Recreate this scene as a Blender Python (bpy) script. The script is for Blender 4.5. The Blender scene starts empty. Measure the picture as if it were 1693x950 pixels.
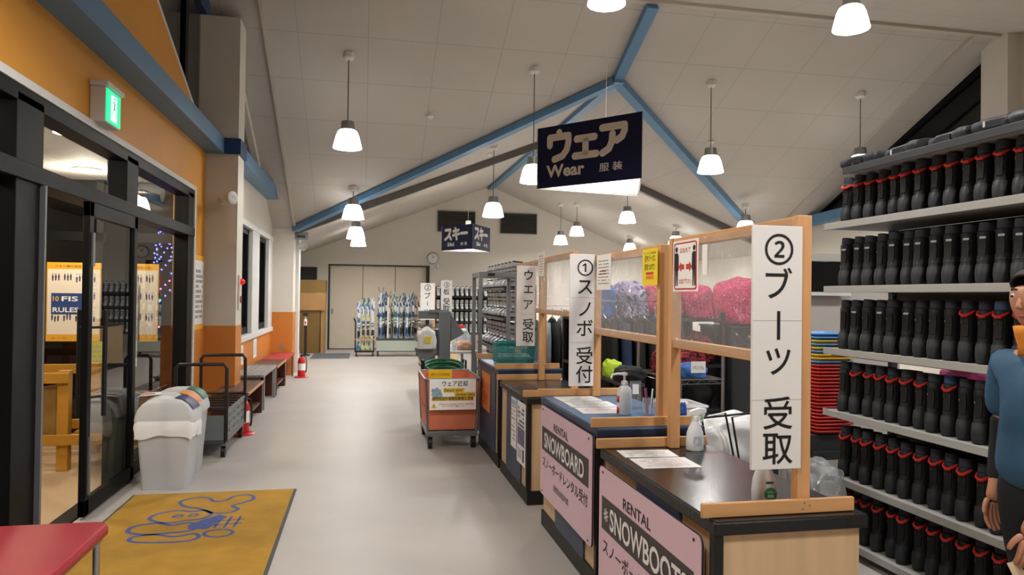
import bpy, math, random
from mathutils import Vector, Matrix, noise
R = math.radians
rnd = random.Random(11)
sc = bpy.context.scene
col = sc.collection

# ---------------------------------------------------------------- camera
FPX, YAW, PITCH, ROLL = 1200.0, R(11.51), R(0.703), R(0.719)
def cam_axis(v):
    X, Y, Z = v
    c, s = math.cos(YAW), math.sin(YAW)
    x = c*X - s*Y; fw = s*X + c*Y
    F = fw*math.cos(PITCH) + Z*math.sin(PITCH); y = -fw*math.sin(PITCH) + Z*math.cos(PITCH)
    c, s = math.cos(ROLL), math.sin(ROLL)
    return (c*x + s*y, -s*x + c*y, -F)
cols = [cam_axis(e) for e in ((1,0,0),(0,1,0),(0,0,1))]
rot = Matrix(((cols[0][0],cols[0][1],cols[0][2]),(cols[1][0],cols[1][1],cols[1][2]),(cols[2][0],cols[2][1],cols[2][2])))
cd = bpy.data.cameras.new('camera'); cam = bpy.data.objects.new('camera', cd); col.objects.link(cam)
cam.matrix_world = Matrix.Translation((0,0,1.55)) @ rot.to_4x4()
cd.sensor_width = 36.0; cd.lens = FPX/1693*36; cd.clip_start = 0.05; cd.clip_end = 200
sc.camera = cam

# ---------------------------------------------------------------- world and exposure
w = bpy.data.worlds.new('night'); sc.world = w; w.use_nodes = True
w.node_tree.nodes['Background'].inputs[0].default_value = (0.012,0.014,0.02,1)
w.node_tree.nodes['Background'].inputs[1].default_value = 1.0
sc.view_settings.view_transform = 'Standard'; sc.view_settings.look = 'None'
sc.view_settings.gamma = 1.0; sc.view_settings.use_curve_mapping = False
sc.view_settings.exposure = 0.5
SHADE_EMIT = 5.0      # glass shades of the pendants
LAMP_WATTS = 62.0      # bulb under each shade
DOWN_WATTS = 42.0      # downlights of the vestibule

# ---------------------------------------------------------------- materials
def lin(c): return c/12.92 if c <= 0.04045 else ((c+0.055)/1.055)**2.4
def rgb(h):
    return tuple(lin(int(h[i:i+2],16)/255) for i in (0,2,4)) + (1.0,)
MATS = {}
def mat(name, hexc, rough=0.6, metal=0.0, var=0.0, vscale=6.0, bump=0.0, bscale=40.0, spec=0.4, emit=None, estr=0.0, coords='Object', stretch=None, trans=0.0):
    if name in MATS: return MATS[name]
    m = bpy.data.materials.new(name); m.use_nodes = True
    nt = m.node_tree; b = nt.nodes['Principled BSDF']
    b.inputs['Base Color'].default_value = rgb(hexc)
    b.inputs['Roughness'].default_value = rough; b.inputs['Metallic'].default_value = metal
    b.inputs['Specular IOR Level'].default_value = spec
    if trans: b.inputs['Transmission Weight'].default_value = trans
    tc = nt.nodes.new('ShaderNodeTexCoord'); src = tc.outputs[coords]
    if stretch:
        mp = nt.nodes.new('ShaderNodeMapping'); mp.inputs['Scale'].default_value = stretch
        nt.links.new(src, mp.inputs[0]); src = mp.outputs[0]
    if var:
        n = nt.nodes.new('ShaderNodeTexNoise'); n.inputs['Scale'].default_value = vscale; n.inputs['Detail'].default_value = 5
        nt.links.new(src, n.inputs['Vector'])
        mr = nt.nodes.new('ShaderNodeMapRange'); mr.inputs['From Min'].default_value = .25; mr.inputs['From Max'].default_value = .75
        mr.inputs['To Min'].default_value = 1-var; mr.inputs['To Max'].default_value = 1+var
        nt.links.new(n.outputs['Fac'], mr.inputs['Value'])
        mx = nt.nodes.new('ShaderNodeVectorMath'); mx.operation = 'SCALE'
        mx.inputs[0].default_value = rgb(hexc)[:3]
        nt.links.new(mr.outputs[0], mx.inputs['Scale']); nt.links.new(mx.outputs[0], b.inputs['Base Color'])
    if bump:
        n2 = nt.nodes.new('ShaderNodeTexNoise'); n2.inputs['Scale'].default_value = bscale; n2.inputs['Detail'].default_value = 4
        nt.links.new(src, n2.inputs['Vector'])
        bp = nt.nodes.new('ShaderNodeBump'); bp.inputs['Strength'].default_value = bump; bp.inputs['Distance'].default_value = 0.01
        nt.links.new(n2.outputs['Fac'], bp.inputs['Height']); nt.links.new(bp.outputs[0], b.inputs['Normal'])
    if emit:
        b.inputs['Emission Color'].default_value = rgb(emit); b.inputs['Emission Strength'].default_value = estr
    MATS[name] = m
    return m
def mat_mix(name, hexes, rough=0.7, scale=10.0, stretch=(1,1,1), detail=2.0, stops=None):
    # several colours of one printed cloth or ski top, parted by noise
    m = bpy.data.materials.new(name); m.use_nodes = True; nt = m.node_tree; b = nt.nodes['Principled BSDF']; b.inputs['Roughness'].default_value = rough; b.inputs['Specular IOR Level'].default_value = .25
    tc = nt.nodes.new('ShaderNodeTexCoord'); mp = nt.nodes.new('ShaderNodeMapping'); mp.inputs['Scale'].default_value = stretch; nt.links.new(tc.outputs['Object'], mp.inputs[0])
    n = nt.nodes.new('ShaderNodeTexNoise'); n.inputs['Scale'].default_value = scale; n.inputs['Detail'].default_value = detail; nt.links.new(mp.outputs[0], n.inputs['Vector'])
    cr = nt.nodes.new('ShaderNodeValToRGB'); cr.color_ramp.interpolation = 'CONSTANT'; k = len(hexes)
    for i,h in enumerate(hexes):
        e = cr.color_ramp.elements[i] if i < 2 else cr.color_ramp.elements.new(.5)
        e.position = (stops[i] if stops else (0 if i == 0 else .32+.36*i/k)); e.color = rgb(h)
    nt.links.new(n.outputs[0], cr.inputs[0]); nt.links.new(cr.outputs[0], b.inputs['Base Color']); MATS[name] = m
    return m
def mat_glass(name, tint=(1,1,1), boost=1.0, haze=0.0, rough=0.0, bump=0.0):
    m = bpy.data.materials.new(name); m.use_nodes = True; nt = m.node_tree; nt.nodes.clear()
    out = nt.nodes.new('ShaderNodeOutputMaterial'); tr = nt.nodes.new('ShaderNodeBsdfTransparent'); tr.inputs[0].default_value = (*tint,1)
    gl = nt.nodes.new('ShaderNodeBsdfGlossy'); gl.inputs['Roughness'].default_value = rough
    lw = nt.nodes.new('ShaderNodeLayerWeight'); lw.inputs[0].default_value = .5
    pw = nt.nodes.new('ShaderNodeMath'); pw.operation = 'POWER'; pw.inputs[1].default_value = 5.0; nt.links.new(lw.outputs['Facing'], pw.inputs[0])
    fr = nt.nodes.new('ShaderNodeMath'); fr.operation = 'MULTIPLY_ADD'; fr.inputs[1].default_value = .94; fr.inputs[2].default_value = .05; nt.links.new(pw.outputs[0], fr.inputs[0])
    mul = nt.nodes.new('ShaderNodeMath'); mul.operation = 'MULTIPLY'; mul.inputs[1].default_value = boost; mul.use_clamp = True
    mx = nt.nodes.new('ShaderNodeMixShader')
    nt.links.new(fr.outputs[0], mul.inputs[0]); nt.links.new(mul.outputs[0], mx.inputs[0]); nt.links.new(tr.outputs[0], mx.inputs[1]); nt.links.new(gl.outputs[0], mx.inputs[2])
    last = mx
    if bump:
        tc = nt.nodes.new('ShaderNodeTexCoord')
        mp = nt.nodes.new('ShaderNodeMapping'); mp.inputs['Scale'].default_value = (1,1.6,.5); mp.inputs['Rotation'].default_value = (.5,0,0)
        nt.links.new(tc.outputs['Object'], mp.inputs[0])
        n = nt.nodes.new('ShaderNodeTexNoise'); n.inputs['Scale'].default_value = 9; n.inputs['Detail'].default_value = 3; n.inputs['Distortion'].default_value = 1.5
        nt.links.new(mp.outputs[0], n.inputs['Vector'])
        bp = nt.nodes.new('ShaderNodeBump'); bp.inputs['Strength'].default_value = bump; bp.inputs['Distance'].default_value = .05
        nt.links.new(n.outputs[0], bp.inputs['Height']); nt.links.new(bp.outputs[0], gl.inputs['Normal'])
    if haze:
        df = nt.nodes.new('ShaderNodeBsdfDiffuse'); df.inputs[0].default_value = (.75,.76,.8,1)
        tl = nt.nodes.new('ShaderNodeBsdfTranslucent'); tl.inputs[0].default_value = (.75,.76,.8,1)
        ad = nt.nodes.new('ShaderNodeMixShader'); ad.inputs[0].default_value = .4
        nt.links.new(df.outputs[0], ad.inputs[1]); nt.links.new(tl.outputs[0], ad.inputs[2])
        m2 = nt.nodes.new('ShaderNodeMixShader'); m2.inputs[0].default_value = haze
        nt.links.new(mx.outputs[0], m2.inputs[1]); nt.links.new(ad.outputs[0], m2.inputs[2]); last = m2
    nt.links.new(last.outputs[0], out.inputs[0])
    MATS[name] = m
    return m
def mat_emit(name, hexc, s):
    m = bpy.data.materials.new(name); m.use_nodes = True; nt = m.node_tree
    b = nt.nodes['Principled BSDF']; b.inputs['Base Color'].default_value = rgb(hexc)
    b.inputs['Emission Color'].default_value = rgb(hexc); b.inputs['Emission Strength'].default_value = s
    MATS[name] = m; return m

# ---------------------------------------------------------------- mesh builder
TXT = {}
def glyphs(s, bold=0.0):
    k = (s, bold)
    if k not in TXT:
        c = bpy.data.curves.new('lettering', 'FONT'); c.body = s; c.size = 1; c.offset = bold; c.resolution_u = 3
        o = bpy.data.objects.new('lettering', c); m = o.to_mesh()
        v = [(p.co.x, p.co.y) for p in m.vertices]; f = [tuple(p.vertices) for p in m.polygons]
        o.to_mesh_clear(); bpy.data.objects.remove(o); bpy.data.curves.remove(c)
        TXT[k] = (v, f)
    return TXT[k]
class MB:
    def __init__(s): s.v = []; s.f = []; s.m = []
    def add(s, vs, fs, mi=0):
        n = len(s.v); s.v += [tuple(p) for p in vs]
        for f in fs: s.f.append(tuple(i+n for i in f)); s.m.append(mi)
        return s
    def xf(s, M, start=0):
        for i in range(start, len(s.v)): s.v[i] = tuple(M @ Vector(s.v[i]))
        return s
    def box(s, x0,x1,y0,y1,z0,z1, mi=0):
        return s.add([(x0,y0,z0),(x1,y0,z0),(x1,y1,z0),(x0,y1,z0),(x0,y0,z1),(x1,y0,z1),(x1,y1,z1),(x0,y1,z1)],
            [(0,3,2,1),(4,5,6,7),(0,1,5,4),(1,2,6,5),(2,3,7,6),(3,0,4,7)], mi)
    def bar(s, a, b, wid, hgt, up=(0,0,1), mi=0):
        a = Vector(a); b = Vector(b); d = (b-a).normalized(); u = Vector(up)
        r = d.cross(u).normalized(); u = r.cross(d).normalized(); r *= wid/2; u *= hgt/2
        return s.add([a-r-u,a+r-u,a+r+u,a-r+u,b-r-u,b+r-u,b+r+u,b-r+u],
            [(0,1,2,3),(4,7,6,5),(0,4,5,1),(1,5,6,2),(2,6,7,3),(3,7,4,0)], mi)
    def prism(s, poly, h, axis='z', at=0.0, mi=0):
        # poly: 2-D points; extruded by h from `at` along axis
        def P(p, t): return {'z':(p[0],p[1],t),'x':(t,p[0],p[1]),'y':(p[0],t,p[1])}[axis]
        n = len(poly)
        return s.add([P(p,at) for p in poly]+[P(p,at+h) for p in poly],
            [tuple(range(n))[::-1], tuple(range(n,2*n))]+[(i,(i+1)%n,n+(i+1)%n,n+i) for i in range(n)], mi)
    def tube(s, pts, r, n=10, closed=False, mi=0, caps=True):
        pts = [Vector(p) for p in pts]; k = len(pts); vs = []; up = None
        for i,p in enumerate(pts):
            a = pts[(i-1)%k] if (closed or i>0) else p; b = pts[(i+1)%k] if (closed or i<k-1) else p
            d = (b-a).normalized()
            if up is None: up = Vector((0,0,1)) if abs(d.z)<.9 else Vector((1,0,0))
            x = d.cross(up)
            if x.length < 1e-5: x = d.cross(Vector((0,1,.2)))
            x.normalize(); y = x.cross(d).normalized(); up = y
            rr = r[i] if isinstance(r,(list,tuple)) else r
            vs += [p + (x*math.cos(2*math.pi*j/n)+y*math.sin(2*math.pi*j/n))*rr for j in range(n)]
        fs = []
        for i in range(k if closed else k-1):
            for j in range(n): fs.append((i*n+j, i*n+(j+1)%n, ((i+1)%k)*n+(j+1)%n, ((i+1)%k)*n+j))
        if not closed and caps: fs += [tuple(range(n))[::-1], tuple(range((k-1)*n,k*n))]
        return s.add(vs, fs, mi)
    def cyl(s, a, b, r, n=14, r1=None, mi=0): return s.tube([a,b],[r, r if r1 is None else r1], n, mi=mi)
    def lathe(s, prof, c=(0,0,0), n=24, mi=0, capb=False, capt=False):
        vs = [(c[0]+r*math.cos(2*math.pi*j/n), c[1]+r*math.sin(2*math.pi*j/n), c[2]+z) for r,z in prof for j in range(n)]
        fs = [(i*n+j, i*n+(j+1)%n, (i+1)*n+(j+1)%n, (i+1)*n+j) for i in range(len(prof)-1) for j in range(n)]
        if capb: fs.append(tuple(range(n))[::-1])
        if capt: fs.append(tuple(range((len(prof)-1)*n, len(prof)*n)))
        return s.add(vs, fs, mi)
    def loft(s, rings, mi=0, cap0=True, cap1=True):
        n = len(rings[0]); vs = [p for r in rings for p in r]
        fs = [(i*n+j, i*n+(j+1)%n, (i+1)*n+(j+1)%n, (i+1)*n+j) for i in range(len(rings)-1) for j in range(n)]
        if cap0: fs.append(tuple(range(n))[::-1])
        if cap1: fs.append(tuple(range((len(rings)-1)*n, len(rings)*n)))
        return s.add(vs, fs, mi)
    def quad(s, a,b,c,d, mi=0): return s.add([a,b,c,d],[(0,1,2,3)],mi)
    def sheet(s, o, u, v, wid, hgt, t=.001, mi=0):
        # thin rectangular sheet: corner o, directions u and v, thickness towards u x v
        o=Vector(o);u=Vector(u).normalized();v=Vector(v).normalized();n=u.cross(v)*t
        p=[o,o+u*wid,o+u*wid+v*hgt,o+v*hgt]
        return s.add(p+[q+n for q in p],[(3,2,1,0),(4,5,6,7),(0,1,5,4),(1,2,6,5),(2,3,7,6),(3,0,4,7)],mi)
    def text(s, t, o, u, v, h, bold=.0, anchor='l', fit=None, mi=0, lift=.0015):
        # h: em height; o: baseline point on the surface; fit: stretch to this width
        vs, fs = glyphs(t, bold)
        if not vs: return s
        x0=min(p[0] for p in vs); x1=max(p[0] for p in vs)
        u=Vector(u).normalized(); v=Vector(v).normalized(); n=u.cross(v)*lift; o=Vector(o)
        sx = h if fit is None else fit/(x1-x0)
        ox = {'l':x0,'c':(x0+x1)/2,'r':x1}[anchor]
        return s.add([o+u*((p[0]-ox)*sx)+v*(p[1]*h)+n for p in vs], fs, mi)
    def poly(s, pts, o, u, v, lift=.001, mi=0):
        u=Vector(u).normalized(); v=Vector(v).normalized(); n=u.cross(v)*lift; o=Vector(o)
        return s.add([o+u*a+v*b+n for a,b in pts],[tuple(range(len(pts)))],mi)
    def build(s, name, mats, parent=None, smooth=40, bevel=0.0, subsurf=0, solid=0.0):
        me = bpy.data.meshes.new(name); me.from_pydata(s.v, [], s.f)
        if not isinstance(mats,(list,tuple)): mats=[mats]
        for m in mats: me.materials.append(m)
        me.polygons.foreach_set('material_index', s.m)
        if smooth:
            me.polygons.foreach_set('use_smooth',[True]*len(s.f)); me.set_sharp_from_angle(angle=R(smooth))
        me.update()
        o = bpy.data.objects.new(name, me); col.objects.link(o)
        if parent: o.parent = parent
        if solid: md=o.modifiers.new('solid','SOLIDIFY'); md.thickness=solid; md.offset=0
        if bevel: md=o.modifiers.new('bevel','BEVEL'); md.width=bevel; md.segments=2; md.limit_method='ANGLE'; md.angle_limit=R(50)
        if subsurf: md=o.modifiers.new('sub','SUBSURF'); md.levels=subsurf; md.render_levels=subsurf
        return o
def tag(o, label, cat, group=None, kind=None):
    o['label']=label; o['category']=cat
    if group: o['group']=group
    if kind: o['kind']=kind
    return o
def thing(name, label, cat, loc=(0,0,0), rz=0.0, group=None):
    o = bpy.data.objects.new(name, None); o.empty_display_size=.1; col.objects.link(o); o.location=loc; o.rotation_euler=(0,0,rz)
    return tag(o, label, cat, group)
def struct(o, label=None):
    o['kind']='structure'
    if label: o['label']=label
    return o
def kids(o): return [c for c in col.objects if c.parent is o]
def clone(root, loc=None, rz=None, label=None, group=None, rot=None, scale=None, skip=()):
    ch = kids(root); r = root.copy(); col.objects.link(r)
    if loc is not None: r.location = loc
    if rz is not None: r.rotation_euler = (0,0,rz)
    if rot is not None: r.rotation_euler = rot
    if scale is not None: r.scale = scale
    if label: r['label'] = label
    if group: r['group'] = group
    for c in ch:
        if c.name.split('.')[0] in skip: continue
        d = c.copy(); col.objects.link(d); d.parent = r
        for g in kids(c):
            e = g.copy(); col.objects.link(e); e.parent = d
    return r
ORD = 'first second third fourth fifth sixth seventh eighth ninth tenth eleventh twelfth thirteenth fourteenth fifteenth sixteenth seventeenth eighteenth nineteenth twentieth twenty-first twenty-second twenty-third twenty-fourth twenty-fifth twenty-sixth twenty-seventh twenty-eighth twenty-ninth thirtieth'.split()
UX,UY,UZ = (1,0,0),(0,1,0),(0,0,1)
NX,NY = (-1,0,0),(0,-1,0)
# ================================================================ materials of the place
M_floor = mat('floor vinyl','b0aaa5',.45,var=.07,vscale=1.3,bump=.02,bscale=30,spec=.35)
M_ceil = mat('ceiling panel','b7aea2',.85,var=.03,vscale=.8)
M_wallw = mat('cream wall','cfc9be',.7,var=.03,vscale=2)
M_white = mat('white paint','cfcfcc',.5,var=.02,vscale=4)
M_yel = mat('yellow wall','d08f2a',.55,var=.04,vscale=1.5)
M_orange = mat('orange dado','c27a33',.4,var=.08,vscale=2,stretch=(1,1,.2))
M_blue = mat('blue steel','547d9e',.4,var=.05,vscale=3,spec=.4)
M_navy = mat('navy panel','1d3c68',.4)
M_grey = mat('grey steel','7d8083',.42,metal=.55,var=.06,vscale=4)
M_dgrey = mat('dark grey steel','4a4d50',.45,metal=.4,var=.06,vscale=4)
M_rafter = mat('rafter grey','625e58',.6,var=.04)
M_blk = mat('black aluminium','0b0b0c',.5,spec=.15)
M_blkp = mat('black plastic','141415',.5)
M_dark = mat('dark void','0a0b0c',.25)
M_glass = mat_glass('clear glass',(.93,.95,.94),1.2)
M_night = mat_glass('night glass',(.35,.38,.4),1.1)
M_plastic = mat_glass('plastic sheet',(.96,.97,.98),1.6,haze=.16,rough=.12,bump=.9)
M_ink = mat('black ink','141416',.6)
M_paper = mat('white paper','e6e4e1',.6)
M_wood = mat('pale pine','cf9b68',.5,var=.14,vscale=3,stretch=(6,6,1),bump=.05,bscale=30)
M_woodh = mat('pine board','cf9d69',.5,var=.14,vscale=3,stretch=(1,6,6))
M_woody = mat('pine rail','cc9862',.5,var=.14,vscale=3,stretch=(6,1,6))
M_lam = mat('oak laminate','cfb089',.45,var=.09,vscale=2.5,stretch=(9,9,.6))
M_red = mat('red vinyl','a52b35',.42,var=.05,vscale=5,bump=.05,bscale=120)
M_tile = mat('vestibule tile','b89d7c',.5,var=.08,vscale=2)

def Y_valley(x): return 14.3 - .867*(x+1.3)
RX, RZ, EZ = 3.58, 4.775, 2.83          # ridge x, ridge z, eave z
def z_near(y): return 2.83+.46*(14.3-y)
RIDGE_Y = 8.75
# floor
b=MB(); b.quad((-1.9,-3,0),(9.2,-3,0),(9.2,21.4,0),(-1.9,21.4,0)); struct(b.build('floor',M_floor,smooth=0))
b=MB(); b.quad((-4.6,1.2,-.001),(-1.9,1.2,-.001),(-1.9,8.85,-.001),(-4.6,8.85,-.001)); struct(b.build('floor_vestibule',M_tile,smooth=0))

# ceiling panels with joints (brick-free grid drawn by nodes in the panel's own plane)
def joint_material(name, hexc, ax, ay, sx, sy, oy=0.0):
    m = bpy.data.materials.new(name); m.use_nodes=True; nt=m.node_tree; bs=nt.nodes['Principled BSDF']
    bs.inputs['Roughness'].default_value=.85
    tc=nt.nodes.new('ShaderNodeTexCoord'); sp=nt.nodes.new('ShaderNodeSeparateXYZ'); nt.links.new(tc.outputs['Object'],sp.inputs[0])
    fac=None
    for k,(axis,step,off) in enumerate(((ax,sx,0.0),(ay,sy,oy))):
        a=nt.nodes.new('ShaderNodeMath'); a.operation='ADD'; a.inputs[1].default_value=100*step+off; nt.links.new(sp.outputs[axis],a.inputs[0])
        mo=nt.nodes.new('ShaderNodeMath'); mo.operation='MODULO'; mo.inputs[1].default_value=step; nt.links.new(a.outputs[0],mo.inputs[0])
        lt=nt.nodes.new('ShaderNodeMath'); lt.operation='LESS_THAN'; lt.inputs[1].default_value=.013; nt.links.new(mo.outputs[0],lt.inputs[0])
        if fac is None: fac=lt.outputs[0]
        else:
            mxm=nt.nodes.new('ShaderNodeMath'); mxm.operation='MAXIMUM'; nt.links.new(fac,mxm.inputs[0]); nt.links.new(lt.outputs[0],mxm.inputs[1]); fac=mxm.outputs[0]
    n=nt.nodes.new('ShaderNodeTexNoise'); n.inputs['Scale'].default_value=.7; n.inputs['Detail'].default_value=4; nt.links.new(tc.outputs['Object'],n.inputs['Vector'])
    mr=nt.nodes.new('ShaderNodeMapRange'); mr.inputs['To Min'].default_value=.93; mr.inputs['To Max'].default_value=1.07; nt.links.new(n.outputs[0],mr.inputs[0])
    sc_=nt.nodes.new('ShaderNodeVectorMath'); sc_.operation='SCALE'; sc_.inputs[0].default_value=rgb(hexc)[:3]; nt.links.new(mr.outputs[0],sc_.inputs['Scale'])
    fm=nt.nodes.new('ShaderNodeMath'); fm.operation='MULTIPLY'; fm.inputs[1].default_value=.28; nt.links.new(fac,fm.inputs[0])
    mx=nt.nodes.new('ShaderNodeMix'); mx.data_type='RGBA'; nt.links.new(fm.outputs[0],mx.inputs['Factor']); nt.links.new(sc_.outputs[0],mx.inputs['A'])
    mx.inputs['B'].default_value=rgb('6c655c'); nt.links.new(mx.outputs['Result'],bs.inputs['Base Color'])
    return m
M_cnear = joint_material('ceiling near panels','b6b0a8',0,1,.9,.81)
M_cfar = joint_material('ceiling far panels','b6b0a8',1,0,.9,.81)
xl,xr=-1.9,9.06
b=MB(); b.add([(xl,RIDGE_Y,z_near(RIDGE_Y)),(xr,RIDGE_Y,z_near(RIDGE_Y)),(xr,14.82,z_near(14.82)),(RX,Y_valley(RX),z_near(Y_valley(RX))),(xl,14.82,z_near(14.82))],[(0,3,1),(1,3,2),(0,4,3)]); struct(b.build('ceiling',M_cnear,smooth=0))
zc=z_near(RIDGE_Y)
b=MB(); b.quad((xl,-3,zc-.16*11.75),(xr,-3,zc-.16*11.75),(xr,RIDGE_Y,zc),(xl,RIDGE_Y,zc)); struct(b.build('ceiling_entrance',M_cnear,smooth=0))
zl=EZ-.399*.6
b=MB(); b.add([(xl,14.82,zl),(RX,Y_valley(RX),RZ),(RX,21,RZ),(xl,21,zl)],[(0,1,2,3)]); struct(b.build('ceiling_ski_left',M_cfar,smooth=0))
b=MB(); b.add([(xr,14.82,zl),(RX,Y_valley(RX),RZ),(RX,21,RZ),(xr,21,zl)],[(3,2,1,0)]); struct(b.build('ceiling_ski_right',M_cfar,smooth=0))
# crease trim along the top ridge, rake trims, valley and ridge beams, grey rafters
b=MB(); b.box(xl,xr,RIDGE_Y-.05,RIDGE_Y+.05,zc-.05,zc+.02); struct(b.build('trim_1',M_ceil))
for k,x in enumerate((-1.3,8.46)):
    b=MB(); b.bar((x,RIDGE_Y,z_near(RIDGE_Y)-.03),(x,14.3,EZ-.03),.04,.05); struct(b.build(f'trim_{k+2}',M_ceil))
def beam(name,a,bb,wd,hg,m=None):
    q=MB(); q.bar(a,bb,wd,hg); return struct(q.build(name,m or M_blue))
N=(RX,Y_valley(RX),RZ)
beam('beam_valley_left',(-1.3,14.3,EZ-.06),(N[0],N[1],N[2]-.06),.15,.10)
beam('beam_valley_right',(8.46,14.3,EZ-.06),(N[0],N[1],N[2]-.06),.15,.10)
beam('beam_ridge',(RX,N[1]-.1,RZ-.06),(RX,20.98,RZ-.06),.15,.10)
beam('beam_slope',(RX,RIDGE_Y,z_near(RIDGE_Y)-.07),(N[0],N[1]+.08,N[2]-.09),.15,.10)
beam('beam_rafter_left',(-1.3,14.45,EZ-.08),(RX,14.45,RZ-.08),.12,.12,M_rafter)
beam('beam_rafter_right',(8.46,14.45,EZ-.08),(RX,14.45,RZ-.08),.12,.12,M_rafter)
# far wall (gable) around a sliding door
b=MB(); DX0,DX1,DZ=-.99,1.84,2.40
b.box(-1.9,DX0,21,21.2,0,DZ); b.box(DX1,9.06,21,21.2,0,DZ)
b.prism([(-1.9,DZ),(9.06,DZ),(9.06,EZ-.2),(RX,RZ+.05),(-1.9,EZ-.2)],.2,'y',21)
struct(b.build('wall_back',M_wallw,smooth=0))
M_door = mat('cream door','cfc5b2',.5,var=.02)
dz=bpy.data.objects.new('door_1',None); col.objects.link(dz); dz.location=(0,21,0); struct(dz)
for k in range(3):
    q=MB(); wd=(DX1-DX0-.1)/3; q.box(DX0+.04+k*wd+.006,DX0+.04+(k+1)*wd-.006,.06,.11,.02,DZ-.03); q.build('door_panel',M_door,dz,bevel=.004)
q=MB(); q.box(DX0,DX0+.05,-.02,.2,0,DZ); q.box(DX1-.09,DX1,-.03,.2,0,DZ); q.box(DX0,DX1,-.01,.2,DZ-.04,DZ); q.build('door_frame',mat('door frame dark','2e2622',.5),dz)
q=MB(); q.box(DX0+.09,DX0+.13,.045,.062,1.0,1.14); q.build('handle',M_grey,dz)
q=MB(); q.box(DX0-.1,DX1+.1,.2,.25,0,2.5); q.build('backing',M_dark,dz)
# right wall, its pillar, gable window and eave beam
b=MB(); b.box(9.06,9.2,-3,21.2,0,3.3); b.prism([(-3,3.3),(8.7,3.3),(8.7,5.6),(-3,5.6)],.14,'x',9.06); struct(b.build('wall_right',M_wallw,smooth=0))
b=MB(); b.box(8.84,9.06,8.6,9.05,0,z_near(8.75)); struct(b.build('pillar_right',M_wallw))
b=MB(); b.prism([(9.05,3.3),(13.25,3.3),(9.05,z_near(9.05)+.0)],.03,'x',9.1); g=struct(b.build('window_6',M_night))
q=MB(); q.bar((9.08,9.05,z_near(9.05)-.06),(9.08,13.25,3.34),.06,.10); q.build('window_frame',M_blk,g)
q=MB(); q.box(9.3,9.35,8.6,14,3.2,5.4); q.build('backing',M_dark,g)
beam('beam_eave_right',(8.93,9.05,3.335),(8.93,15.2,3.1),.2,.19)
# wall behind the visitor
b=MB(); b.box(-1.9,9.2,-3.2,-3,0,5.5); struct(b.build('wall_front',M_wallw,smooth=0))

# ---------------------------------------------------------------- left side: entrance wall, pillar, window wall, pier
EX=-1.9
b=MB(); OY0,OY1,OZ=1.6,8.69,2.70
b.box(EX-.2,EX,-3,OY0,0,OZ); b.prism([(-3,OZ),(9.34,OZ),(9.34,3.36),(5.0,5.06),(-3,2.0+.0+1.95)],.2,'x',EX-.2)
b.box(EX-.2,EX,OY1,9.34,1.15,OZ)
struct(b.build('wall_left',M_yel,smooth=0))
b=MB(); b.box(EX-.2,EX+.012,OY1+.05,9.34,0,1.15); struct(b.build('wall_left_dado',M_orange))
b=MB(); b.prism([(9.36,3.36),(5.0,5.06),(5.0,5.5),(9.36,5.5)],.03,'x',EX-.12); g=struct(b.build('window_5',M_night))
q=MB(); q.box(EX-.5,EX-.45,4,9.4,3.2,5.6); q.build('backing',M_dark,g)
q=MB(); q.bar((EX-.05,9.34,3.38),(EX-.05,5.0,5.09),.1,.05); q.build('window_frame',M_white,g)
q=MB(); q.box(EX-.16,EX-.06,8.5,8.62,3.6,5.5); q.build('mullion',M_blk,g)
beam('beam_eave_left',(EX+.105,-3,3.335),(EX+.105,9.5,3.335),.21,.19)
PX,PY=-1.53,9.34
b=MB(); b.box(EX-.1,PX,PY,PY+.42,1.15,z_near(PY+.42)+.0); struct(b.build('pillar_left',M_wallw))
b=MB(); b.box(EX-.1,PX+.004,PY-.004,PY+.424,0,1.15); struct(b.build('pillar_left_dado',M_orange))
b=MB(); b.box(EX+.14,PX+.03,PY-.03,PY+.45,3.24,3.43); struct(b.build('trim_4',M_navy))
WX=-1.72
W0,W1,WZ0,WZ1=10.25,14.25,.88,2.58
b=MB(); b.box(WX-.2,WX,9.7,W0,1.15,3.3); b.box(WX-.2,WX,W1,14.6,1.15,3.3); b.box(WX-.2,WX,W0,W1,WZ1,3.3)
struct(b.build('wall_window',M_wallw,smooth=0))
b=MB(); b.box(WX-.2,WX+.01,9.7,W0,0,1.15); b.box(WX-.2,WX+.01,W1,14.6,0,1.15); b.box(WX-.2,WX+.01,W0,W1,0,WZ0)
struct(b.build('wall_window_dado',M_orange,smooth=0))
def casement(name,y0,y1):
    o=MB().quad((WX-.12,y0+.06,WZ0+.14),(WX-.12,y1-.06,WZ0+.14),(WX-.12,y1-.06,WZ1-.12),(WX-.12,y0+.06,WZ1-.12)).build(name,M_night); struct(o)
    q=MB(); q.box(WX-.16,WX-.03,y0,y0+.09,WZ0+.06,WZ1-.05); q.box(WX-.16,WX-.03,y1-.09,y1,WZ0+.06,WZ1-.05)
    q.box(WX-.16,WX-.03,y0,y1,WZ0+.06,WZ0+.16); q.box(WX-.16,WX-.03,y0,y1,WZ1-.14,WZ1-.05); q.build('window_frame',M_blk,o)
    q=MB(); q.box(WX-.5,WX-.48,y0-.3,y1+.3,WZ0-.1,WZ1+.1); q.build('backing',M_dark,o)
    q=MB(); q.box(WX-.119,WX-.117,y0+.15,y0+.55,WZ0+.3,WZ0+.95); q.build('notice',mat('faded poster','7c6f78',.6,var=.4,vscale=9),o)
    return o
casement('window_1',10.6,11.75); casement('window_2',12.5,13.7)
b=MB(); t=.1
b.box(WX-.2,WX+.03,W0,10.6,WZ0,WZ1); b.box(WX-.2,WX+.03,11.75,12.5,WZ0,WZ1); b.box(WX-.2,WX+.03,13.7,W1,WZ0,WZ1)
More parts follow.
